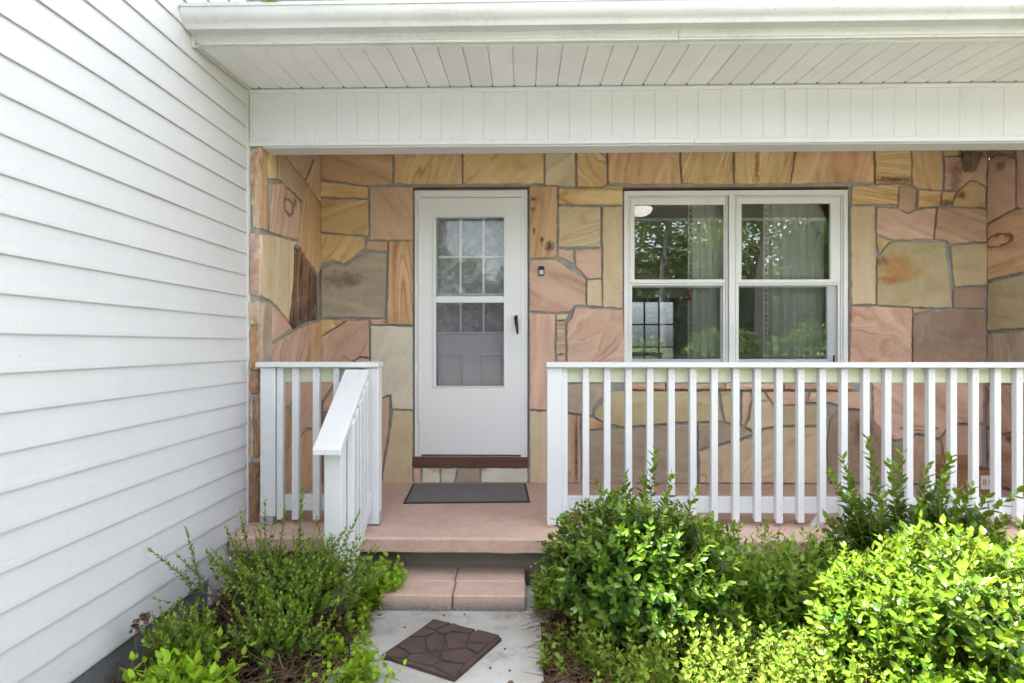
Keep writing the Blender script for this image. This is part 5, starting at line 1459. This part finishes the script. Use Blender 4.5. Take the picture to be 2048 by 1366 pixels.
# --- big holly before the long railing
root = thing('holly_bush', 'tall glossy green holly bush with pointed top in front of the railing post', 'bush', (0.53, -1.74, 0))
pl_ = Plant(21)
pl_.bush((0.53, -1.76, 0.30), (0.43, 0.37, 0.33), 680, 0.045, 12, (0.09, 0.15), 0.35, age=(0.02, 0.8), tipsize=0.85, splay=1.3, tipsplay=0.75, bend=0.1)
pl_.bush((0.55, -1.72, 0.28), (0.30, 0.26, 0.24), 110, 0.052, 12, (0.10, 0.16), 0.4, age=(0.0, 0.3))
for (x, y, Y, hgt, n) in ((1310, 905, -1.70, 0.30, 34), (1290, 950, -1.70, 0.2, 22), (1250, 955, -1.68, 0.20, 20), (1345, 952, -1.68, 0.20, 20), (1395, 985, -1.70, 0.18, 18), (1335, 990, -1.74, 0.2, 20), (1200, 985, -1.72, 0.16, 16), (1150, 1020, -1.74, 0.16, 16), (1480, 1055, -1.66, 0.26, 18), (1420, 1040, -1.8, 0.2, 18), (1105, 1090, -1.8, 0.18, 16)):
    tp = PY(x, y, Y); bs = Vector((0.53 + (tp.x - 0.53) * 0.72, Y, tp.z - hgt))
    pl_.shoot(bs, tp - bs, (tp - bs).length, int(n * 0.8), 0.052, 0.08, 0.95, bend=0.04, r=0.004, tipsize=0.75, splay=1.2, tipsplay=0.6)
pl_.build(root, MATS['holly_leaf'], MATS['green_stem'], T_HOLLY, 300)

# --- loose holly shoots behind
root = thing('holly_shrub', 'loose upright holly shoots rising between railing and bright rounded bush', 'shrub', (2.06, -1.50, 0))
pl_ = Plant(33)
for (x, y, Y, lean, hgt, n) in ((1735, 888, -1.46, -0.10, 0.50, 34), (1685, 925, -1.48, -0.12, 0.42, 28), (1662, 955, -1.52, -0.20, 0.36, 22), (1800, 915, -1.48, 0.0, 0.45, 28), (1780, 935, -1.52, -0.05, 0.40, 22), (1855, 940, -1.50, 0.05, 0.40, 24), (1900, 920, -1.50, 0.12, 0.45, 28), (1885, 960, -1.60, 0.03, 0.36, 24), (1915, 985, -1.62, 0.05, 0.34, 22),
        (1945, 980, -1.52, 0.16, 0.35, 22), (1975, 1000, -1.54, 0.22, 0.32, 20), (2035, 995, -1.56, 0.42, 0.26, 22), (2010, 1040, -1.58, 0.35, 0.22, 18), (1655, 1045, -1.54, -0.25, 0.22, 18), (1700, 1000, -1.56, -0.1, 0.3, 20), (1760, 1000, -1.6, 0, 0.3, 22), (1840, 1010, -1.62, 0, 0.3, 22), (1960, 1055, -1.6, 0.15, 0.25, 18)):
    tp = PY(x, y, Y); bs = tp - Vector((lean, 0.0, hgt))
    pl_.shoot(bs, tp - bs, (tp - bs).length, int(n * 1.35), 0.060, 0.05, 0.9, bend=0.05, r=0.0035, tipsize=0.8, splay=1.2, tipsplay=0.6)
    pl_.stem.tube([Vector((2.0 + (bs.x - 2.0) * 0.3, Y, 0.0)), bs], [0.006, 0.0035], 5, False)
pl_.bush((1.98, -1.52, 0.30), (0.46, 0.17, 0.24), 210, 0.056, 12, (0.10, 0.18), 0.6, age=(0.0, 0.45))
pl_.build(root, MATS['holly_leaf'], MATS['green_stem'], T_HOLLY, 250)

# --- bright bush in the corner
root = thing('holly_bush', 'large sunlit lime green rounded bush filling the lower right corner', 'bush', (1.72, -2.20, 0))
pl_ = Plant(45)
pl_.bush((1.74, -2.22, 0.20), (0.56, 0.46, 0.37), 1500, 0.040, 12, (0.10, 0.17), 0.45, age=(0.2, 1.0), tipsize=0.95, splay=1.25, tipsplay=0.7, bend=0.12)
pl_.bush((2.30, -2.1, 0.21), (0.45, 0.42, 0.36), 600, 0.040, 12, (0.10, 0.17), 0.45, age=(0.2, 1.0), tipsize=0.95, splay=1.25, tipsplay=0.7, bend=0.12)
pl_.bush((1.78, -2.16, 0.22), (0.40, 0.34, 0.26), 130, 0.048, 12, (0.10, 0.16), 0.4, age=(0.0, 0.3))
pl_.build(root, MATS['holly_leaf'], MATS['green_stem'], T_HOLLY, 300)

# --- boxwood by the siding
root = thing('boxwood_shrub', 'straggly small-leaved green shrub with long shoots against the siding', 'shrub', (-1.12, -1.80, 0))
pl_ = Plant(57)
pl_.bush((-1.13, -1.76, 0.235), (0.36, 0.26, 0.15), 205, 0.027, 17, (0.10, 0.25), 0.30, depth=(0.4, 1.1), zmin=-0.35, age=(0.12, 1.0), lump=0.6, r=0.0016)
pl_.bush((-0.98, -1.90, 0.22), (0.22, 0.16, 0.10), 100, 0.025, 16, (0.09, 0.16), 0.6, depth=(0.35, 1.0), zmin=-0.4, age=(0.1, 0.8), r=0.0016)
for (x, y, Y, lx, hgt, n) in ((605, 972, -1.74, 0.02, 0.36, 44), (570, 1018, -1.74, 0.03, 0.24, 30), (480, 1028, -1.74, -0.06, 0.26, 34), (530, 1010, -1.70, 0.0, 0.22, 26), (372, 1065, -1.92, -0.08, 0.28, 40), (298, 1105, -2.0, -0.26, 0.18, 40), (452, 1062, -1.76, -0.10, 0.2, 28), (720, 1030, -1.84, 0.16, 0.30, 44), (735, 1085, -1.84, 0.20, 0.2, 36), (690, 1065, -1.80, 0.14, 0.2, 30), (660, 1075, -1.78, 0.06, 0.2, 26), (355, 1115, -1.98, -0.16, 0.14, 26), (625, 1085, -1.76, 0.03, 0.2, 26), (520, 1060, -1.8, 0, 0.2, 28)):
    tp = PY(x, y, Y); bs = tp - Vector((lx, 0.0, hgt))
    pl_.shoot(bs, tp - bs, (tp - bs).length, n, 0.025, 0.1, 1.0, bend=0.05, r=0.0022, tipsize=0.75, start=0.05)
    pl_.stem.tube([Vector((-1.1 + (bs.x + 1.1) * 0.3, -1.78, 0.0)), (Vector((-1.1, -1.78, 0.12)) + bs) / 2 + Vector((0, 0, -0.02)), bs], [0.004, 0.003, 0.002], 4, False)
R = random.Random(5)
for _ in range(190):
    a = R.uniform(0, 6.28); q = Vector((-1.1 + R.gauss(0, .07), -1.80 + R.gauss(0, .05), -0.01)); ln = R.uniform(0.14, 0.34)
    e = q + Vector((math.cos(a) * ln * 0.9, math.sin(a) * ln * 0.7, ln * R.uniform(0.5, 1.0)))
    m_ = (q + e) / 2 + Vector((R.gauss(0, .02), R.gauss(0, .02), -0.01))
    pl_.stem.tube([q, m_, e], [0.0032, 0.0025, 0.0015], 4, False)
pl_.build(root, MATS['boxwood_leaf'], MATS['twig'], T_BOX)
root = thing('boxwood_shrub', 'low small-leaved shrub clump growing beside the grey foundation', 'shrub', (-1.36, -2.15, 0))
pl_ = Plant(58)
pl_.bush((-1.37, -2.18, 0.14), (0.15, 0.12, 0.12), 110, 0.026, 16, (0.08, 0.15), 0.7, depth=(0.3, 1.0), zmin=-0.4, age=(0.2, 0.9), r=0.0016)
pl_.build(root, MATS['boxwood_leaf'], MATS['twig'], T_BOX)
root = thing('boxwood_shrub', 'low small-leaved shrub clump below the straggly shrub near the path', 'shrub', (-1.02, -2.1, 0))
pl_ = Plant(59)
pl_.bush((-1.02, -2.08, 0.13), (0.22, 0.12, 0.11), 90, 0.026, 16, (0.09, 0.17), 0.7, depth=(0.3, 1.0), zmin=-0.4, age=(0.15, 0.9), r=0.0016)
pl_.build(root, MATS['boxwood_leaf'], MATS['twig'], T_BOX)

# --- weeds
def weeds(label, seed, spots, size, nl, m, tmpl, stemm='green_stem', age=(0.2, 1.0), n=1, hr=(0.08, 0.18), spread=0.06, opp=True, lean=0.25, name='weed_plant', start=0.15):
    c = sum((Vector((x, y, 0)) for x, y in spots), Vector()) / len(spots)
    rt = thing(name, label, 'weed', (c.x, c.y, 0))
    p_ = Plant(seed); R = p_.R
    for (x, y) in spots:
        for _ in range(n):
            bs = Vector((x + R.gauss(0, spread), y + R.gauss(0, spread), 0.0))
            ln = R.uniform(*hr)
            p_.shoot(bs, Vector((R.gauss(0, lean), R.gauss(0, lean), 1)), ln, nl, size, age[0], age[1], bend=0.05, r=0.0018, opp=opp, splay=1.25, tipsplay=0.7, tipsize=0.7, start=start)
    p_.build(rt, MATS[m], MATS[stemm], tmpl)
def spots_px(L, z=0.05): return [(PZ(x, y, z).x, PZ(x, y, z).y) for x, y in L]
weeds('bright lime mint-like weed clump between handrail post and block step', 71, [(-0.80, -1.42), (-0.77, -1.50), (-0.74, -1.40), (-0.83, -1.48)], 0.040, 12, 'mint_leaf', T_MINT, n=20, hr=(0.10, 0.23), spread=0.04, lean=0.32, age=(0.45, 1.0))
weeds('lime weeds trailing along the left edge of the path by the thin stake', 72, spots_px([(715,1250),(730,1300),(715,1340),(690,1300),(700,1360),(735,1350),(690,1260),(720,1225)]), 0.032, 10, 'mint_leaf', T_MINT, n=8, hr=(0.05, 0.15), spread=0.04, lean=0.5)
weeds('broad-leaved lime weeds at the bottom edge below the foundation', 73, spots_px([(300,1420),(340,1430),(380,1400),(420,1400),(260,1440),(400,1450),(350,1390)]), 0.064, 12, 'mint_leaf', T_WEED, n=9, hr=(0.10, 0.24), spread=0.05, age=(0.35, 1.0))
weeds('sparse yellow-green weeds scattered over the bare mulch bed', 74, spots_px([(400,1330),(450,1345),(350,1350),(470,1390),(450,1300),(520,1310),(580,1330),(620,1290),(560,1280),(640,1340),(500,1350),(660,1240),(470,1260),(600,1370),(540,1380)]), 0.032, 8, 'yellow_weed_leaf', T_WEED, n=2, hr=(0.06, 0.14), spread=0.05, lean=0.45, age=(0.0, 0.8))
weeds('soft dark green weeds growing in shade between the two holly bushes', 75, [(1.02 + 0.085 * i, -1.52 - 0.09 * (i % 3)) for i in range(9)], 0.056, 18, 'weed_leaf', T_WEED, n=22, hr=(0.20, 0.42), spread=0.075, opp=False, lean=0.25, age=(0.0, 0.5))
weeds('low dark green ground cover between the holly bush and the bright bush', 81, [(0.80 + 0.13 * i, -1.80 - 0.13 * (i % 3)) for i in range(8)], 0.045, 14, 'weed_leaf', T_WEED, n=16, hr=(0.08, 0.24), spread=0.08, opp=False, age=(0.0, 0.5), lean=0.35)
weeds('lush green weeds at the right edge below the porch floor', 76, [(2.45, -1.55), (2.6, -1.6), (2.75, -1.55), (2.9, -1.6), (2.5, -1.7)], 0.045, 16, 'weed_leaf', T_LANCE, n=10, hr=(0.15, 0.30), spread=0.06, opp=False, age=(0.0, 0.6))
weeds('sunlit yellow weeds with reddish stems in front of the holly bush', 77, [(0.30 + 0.07 * i, -2.14 - 0.085 * ((i * 3) % 4)) for i in range(15)], 0.030, 14, 'yellow_weed_leaf', T_MINT, 'red_stem', n=20, hr=(0.08, 0.28), spread=0.06, age=(0.2, 1.0), lean=0.22, start=0.3)
weeds('small green weeds beside the right end of the block step', 78, [(0.06, -1.42), (0.10, -1.48), (0.13, -1.42), (0.08, -1.56)], 0.026, 12, 'weed_leaf', T_MINT, n=9, hr=(0.08, 0.22), spread=0.025, lean=0.2)
weeds('lime weed sprigs leaning over the right edge of the path', 79, spots_px([(1120,1290),(1140,1330),(1100,1320),(1160,1300)]), 0.032, 10, 'yellow_weed_leaf', T_MINT, 'red_stem', n=4, hr=(0.08, 0.17), spread=0.03, lean=0.4, age=(0.4, 1.0))
weeds('low yellow-green weed carpet under the bright rounded bush', 80, [(0.9 + 0.11 * i, -2.55 - 0.12 * (i % 3)) for i in range(8)], 0.032, 12, 'yellow_weed_leaf', T_MINT, 'red_stem', n=13, hr=(0.08, 0.26), spread=0.08, age=(0.2, 1.0), lean=0.25)
b = MB(); R = random.Random(9)
dg = PY(2046, 1080, -1.62)
for _ in range(40):
    b.tube([(dg.x + 0.03, dg.y, dg.z - 0.22), (dg.x + R.gauss(0.01, .03), dg.y + R.gauss(0, .02), dg.z - 0.05), (dg.x + R.gauss(-0.01, .035), dg.y + R.gauss(0, .02), dg.z + R.uniform(-0.03, 0.03))], [0.0015, 0.0013, 0.0007], 3, False)
tag(b.build('dried_grass', MATS['dry_straw']), 'tuft of dried straw coloured grass at the right edge by the porch floor', 'grass')
b = MB(); p0, p1 = PZ(698, 1350, 0.0), PY(699, 1268, PZ(698, 1350, 0.0).y)
b.tube([(p0.x, p0.y, -0.05), (p1.x, p0.y, p1.z), (p1.x + 0.002, p0.y, p1.z + 0.004)], [0.004, 0.004, 0.002], 6)
tag(b.build('garden_stake', MATS['stake_metal']), 'thin black garden stake standing in weeds beside the path', 'stake')
weeds('yellowing weeds at the right path edge below the big holly', 82, [(0.22 + 0.05 * i, -1.95 - 0.07 * (i % 3)) for i in range(7)], 0.028, 10, 'yellow_weed_leaf', T_MINT, 'red_stem', n=7, hr=(0.06, 0.18), spread=0.04, age=(0.2, 1.0), lean=0.35)
# dead stalks by the foundation
def dead_stalk(x, y, label):
    q = PX(x, y, WING_X + 0.12)
    rt = thing('dead_weed', label, 'weed', (q.x, q.y, 0))
    b = MB(); R = random.Random(int(x))
    b.tube([(q.x, q.y, -0.02), (q.x + 0.01, q.y - 0.01, q.z * 0.6), (q.x, q.y, q.z)], [0.0022, 0.0018, 0.001], 5)
    b.build('stalk', MATS['twig'], rt)
    b = MB()
    for _ in range(16):
        c = Vector((q.x + R.gauss(0, .010), q.y + R.gauss(0, .012), q.z + R.gauss(0, .012)))
        a = Vector((R.gauss(0, 1), R.gauss(0, 1), R.gauss(0, 1))).normalized() * 0.014; e = a.orthogonal().normalized() * 0.008
        b.add([c - a, c + e, c + a, c - e + Vector((0, 0, 0.004))], [(0, 1, 2), (0, 2, 3)])
    o = b.build('seed_head', MATS['dead_leaf'], rt, fix=False); o['kind'] = 'stuff'
dead_stalk(290, 1235, 'taller dried weed stalk with brown seed head by the foundation')
dead_stalk(271, 1253, 'shorter dried weed stalk with brown seed head by the foundation')
# mulch: dead twigs and leaf litter
b = MB(); R = random.Random(17)
def litter(x0_, x1_, y0_, y1_, nt_, nl_):
    for _ in range(nt_):
        x, y = R.uniform(x0_, x1_), R.uniform(y0_, y1_); a = R.uniform(0, 6.28); ln = R.uniform(0.04, 0.16); z = R.uniform(0.015, 0.05)
        b.tube([(x, y, z), (x + math.cos(a) * ln / 2 + R.gauss(0, .01), y + math.sin(a) * ln / 2, z + R.uniform(0, .03)), (x + math.cos(a) * ln, y + math.sin(a) * ln + R.gauss(0, .01), z + R.uniform(-.01, .03))], [0.0022, 0.0018, 0.001], 3, False)
    for _ in range(nl_):
        c = Vector((R.uniform(x0_, x1_), R.uniform(y0_, y1_), R.uniform(0.012, 0.04)))
        a = Vector((R.gauss(0, 1), R.gauss(0, 1), R.gauss(0, .4))).normalized() * R.uniform(0.008, 0.02); e = a.cross(Vector((R.gauss(0, .4), R.gauss(0, .4), 1))).normalized() * a.length * 0.5
        b.add([c - a, c + e + Vector((0, 0, .003)), c + a, c - e + Vector((0, 0, .004))], [(0, 1, 2), (0, 2, 3)])
litter(-1.62, -0.80, -2.9, -1.32, 1300, 1400)
litter(0.08, 1.3, -2.9, -1.35, 700, 800)
litter(0.10, 0.34, -2.4, -1.5, 260, 250)
litter(-0.86, -0.74, -2.9, -1.5, 160, 120)
tag(b.build('leaf_litter', MATS['dead_leaf'], fix=False), 'brown dead twigs and leaf litter covering the planting beds', 'litter', kind='stuff')
b = MB()
for (u, v) in ((1120, 582), (1300, 605), (1255, 405), (1035, 485), (322, 205), (1180, 348), (1310, 715), (1610, 715), (690, 95), (880, 85)):
    p = PZ(740 + u / 4.654, 1210 + v / 4.654, 0.004); r_ = 0.006 if u not in (1310,) else 0.014
    b.lathe([(0.0005, 0.006), (r_ * 0.7, 0.005), (r_, 0.0)], (p.x, p.y, 0.0005), 6)
tag(b.build('path_crumbs', MATS['dead_leaf']), 'small dark crumbs of bark strewn on the concrete path', 'crumbs', kind='stuff')

# ================================================================== TREES ACROSS THE YARD (mirrored in the window)
def tree(x, y, h, r, seed, label, nleaf=5200, crown_lo=0.25, bare=0, name='yard_tree'):
    rt = thing(name, label, 'tree', (x, y, -0.06), 'trees across the yard mirrored in the window')
    R = random.Random(seed); b = MB()
    pts = [(x + 0.15 * math.sin(i * 1.3 + seed) * i / 6, y + 0.1 * math.cos(i + seed) * i / 6, -0.1 + h * 0.9 * i / 6) for i in range(7)]
    b.tube(pts, [r * (1 - 0.13 * i) for i in range(7)], 9)
    ends = []
    for i in range(20):
        t = R.uniform(crown_lo, 0.95); z = h * 0.9 * t; a = R.uniform(0, 6.28); ln = h * R.uniform(0.16, 0.34) * (1.15 - t * 0.6)
        p0 = Vector((x, y, z)); p1 = p0 + Vector((math.cos(a), math.sin(a), R.uniform(0.1, 0.6))) * ln * 0.5; p2 = p0 + Vector((math.cos(a + R.gauss(0, .3)), math.sin(a + R.gauss(0, .3)), R.uniform(0.0, 0.7))) * ln
        b.tube([p0, p1, p2], [r * 0.35, r * 0.2, r * 0.06], 6); ends += [p1, p2, (p1 + p2) / 2]
    for i in range(bare):
        z = h * R.uniform(0.10, 0.72); a = R.uniform(0, 6.28); ln = R.uniform(0.9, 2.6)
        p0 = Vector((x, y, z)); p1 = p0 + Vector((math.cos(a), math.sin(a), R.uniform(-0.1, 0.5))) * ln * 0.5; p2 = p1 + Vector((math.cos(a + .4), math.sin(a + .4), R.uniform(-0.3, 0.6))) * ln * 0.5
        b.tube([p0, p1, p2], [r * 0.22, r * 0.12, r * 0.03], 5)
        b.tube([p1, p1 + Vector((math.cos(a - .7), math.sin(a - .7), 0.3)) * ln * 0.4], [r * 0.09, r * 0.03], 4)
    b.build('trunk', MATS['bark'], rt, True, fix=False)
    P_ = Plant(seed + 1); RR = P_.R
    for _ in range(nleaf):
        c = RR.choice(ends); s_ = h * 0.085
        p = c + Vector((RR.gauss(0, s_), RR.gauss(0, s_), RR.gauss(0, s_ * 0.8)))
        d_ = Vector((RR.gauss(0, 1), RR.gauss(0, 1), RR.gauss(0, .5))).normalized(); n_ = Vector((RR.gauss(0, .5), RR.gauss(0, .5), 1)).normalized()
        P_.leaf(p, d_, n_, RR.uniform(0.12, 0.26), min(1, max(0, RR.gauss(0.45, 0.25))), RR.random())
    P_.build(rt, MATS['tree_leaf'], MATS['bark'], T_MINT)
    for ch in rt.children:
        if ch.name.startswith('foliage'): ch.name = 'crown'
TL = [(5.3, -17.5, 9.0, 0.15, 'slender bare-limbed tree mirrored in the left upper sash', 22, 3000), (8.75, -17.0, 10, 0.22, 'straight trunked tree mirrored at the inner edge of the right sash', 0, 5600),
      (11.5, -20.5, 8, 0.2, 'leafy tree mirrored in the middle of the right sash', 2, 9000), (7.0, -23.0, 9, 0.22, 'dark leafy tree mirrored behind the bare-limbed tree', 2, 9500), (15.0, -22.0, 9, 0.22, 'leafy tree mirrored at the outer edge of the right sash', 2, 9000), (2.4, -22.0, 8, 0.2, 'leafy tree standing across the yard opposite the door', 3, 9000), (11.0, -25.5, 9, 0.22, 'dark leafy tree in the back row behind the straight trunk', 2, 9000), (4.4, -26.0, 9, 0.22, 'dark leafy tree in the back row opposite the door post', 2, 9000)]
for i, (x, y, h, r, lb, br, nl_) in enumerate(TL): tree(x, y, h, r, 900 + i * 7, lb, nl_, (0.80, 0.72)[i] if i < 2 else 0.10, br)
P_ = Plant(990); RR = P_.R
for _ in range(16000):
    x = RR.uniform(-25, 45); top_ = 7.5 + 2.5 * mnoise.noise((x * 0.25, 0, 0)) + 1.2 * mnoise.noise((x * 0.9, 3, 0))
    z = top_ * (1 - RR.random() ** 1.6) if RR.random() < 0.5 else RR.uniform(0, top_)
    P_.leaf(Vector((x, -38 - RR.uniform(0, 3), z)), Vector((RR.gauss(0, 1), RR.gauss(0, 1), RR.gauss(0, .5))).normalized(), Vector((RR.gauss(0, .5), RR.gauss(.4, .5), 1)).normalized(), RR.uniform(0.5, 1.0), min(1, max(0, RR.gauss(0.35, 0.25))), RR.random())
rt_ = thing('woods', 'distant dark wood closing the yard, mirrored in the windows', 'woods', (0, -38, 0))
P_.build(rt_, MATS['tree_leaf'], MATS['bark'], T_MINT)
rt_['kind'] = 'stuff'
def yard_bush(x, y, r, seed, label):
    rt = thing('yard_bush', label, 'bush', (x, y, -0.06), 'bushes across the yard mirrored in the window')
    P_ = Plant(seed); RR = P_.R
    for _ in range(2600):
        v = Vector((RR.gauss(0, 1), RR.gauss(0, 1), RR.gauss(0, 1))).normalized()
        k = RR.uniform(0.55, 1.0) * (1 + 0.35 * mnoise.noise(v * 2 + Vector((x, y, 0))))
        p = Vector((x + v.x * r * 1.2 * k, y + v.y * r * k, max(0, r * 0.75 + v.z * r * k)))
        P_.leaf(p, (v + Vector((RR.gauss(0, .7), RR.gauss(0, .7), RR.gauss(0, .4)))).normalized(), (v + Vector((0, 0, .8))).normalized(), RR.uniform(0.09, 0.2), min(1, max(0, RR.gauss(0.7, 0.25))), RR.random())
    P_.stem.tube([(x, y, -0.1), (x, y, r)], [0.05, 0.02], 6)
    P_.build(rt, MATS['tree_leaf'], MATS['bark'], T_MINT)
for i, (x, y, r, lb) in enumerate([(3.6, -14.0, 0.9, 'yellow-green bush mirrored low in the left sash by the far window'), (6.6, -15.0, 1.1, 'yellow-green bush mirrored low beside the bare-limbed tree'), (9.6, -15.0, 1.2, 'yellow-green bush mirrored low in the right sash'), (12.6, -16.0, 1.3, 'yellow-green bush mirrored low at the outer edge of the right sash')]):
    yard_bush(x, y, r, 960 + i, lb)
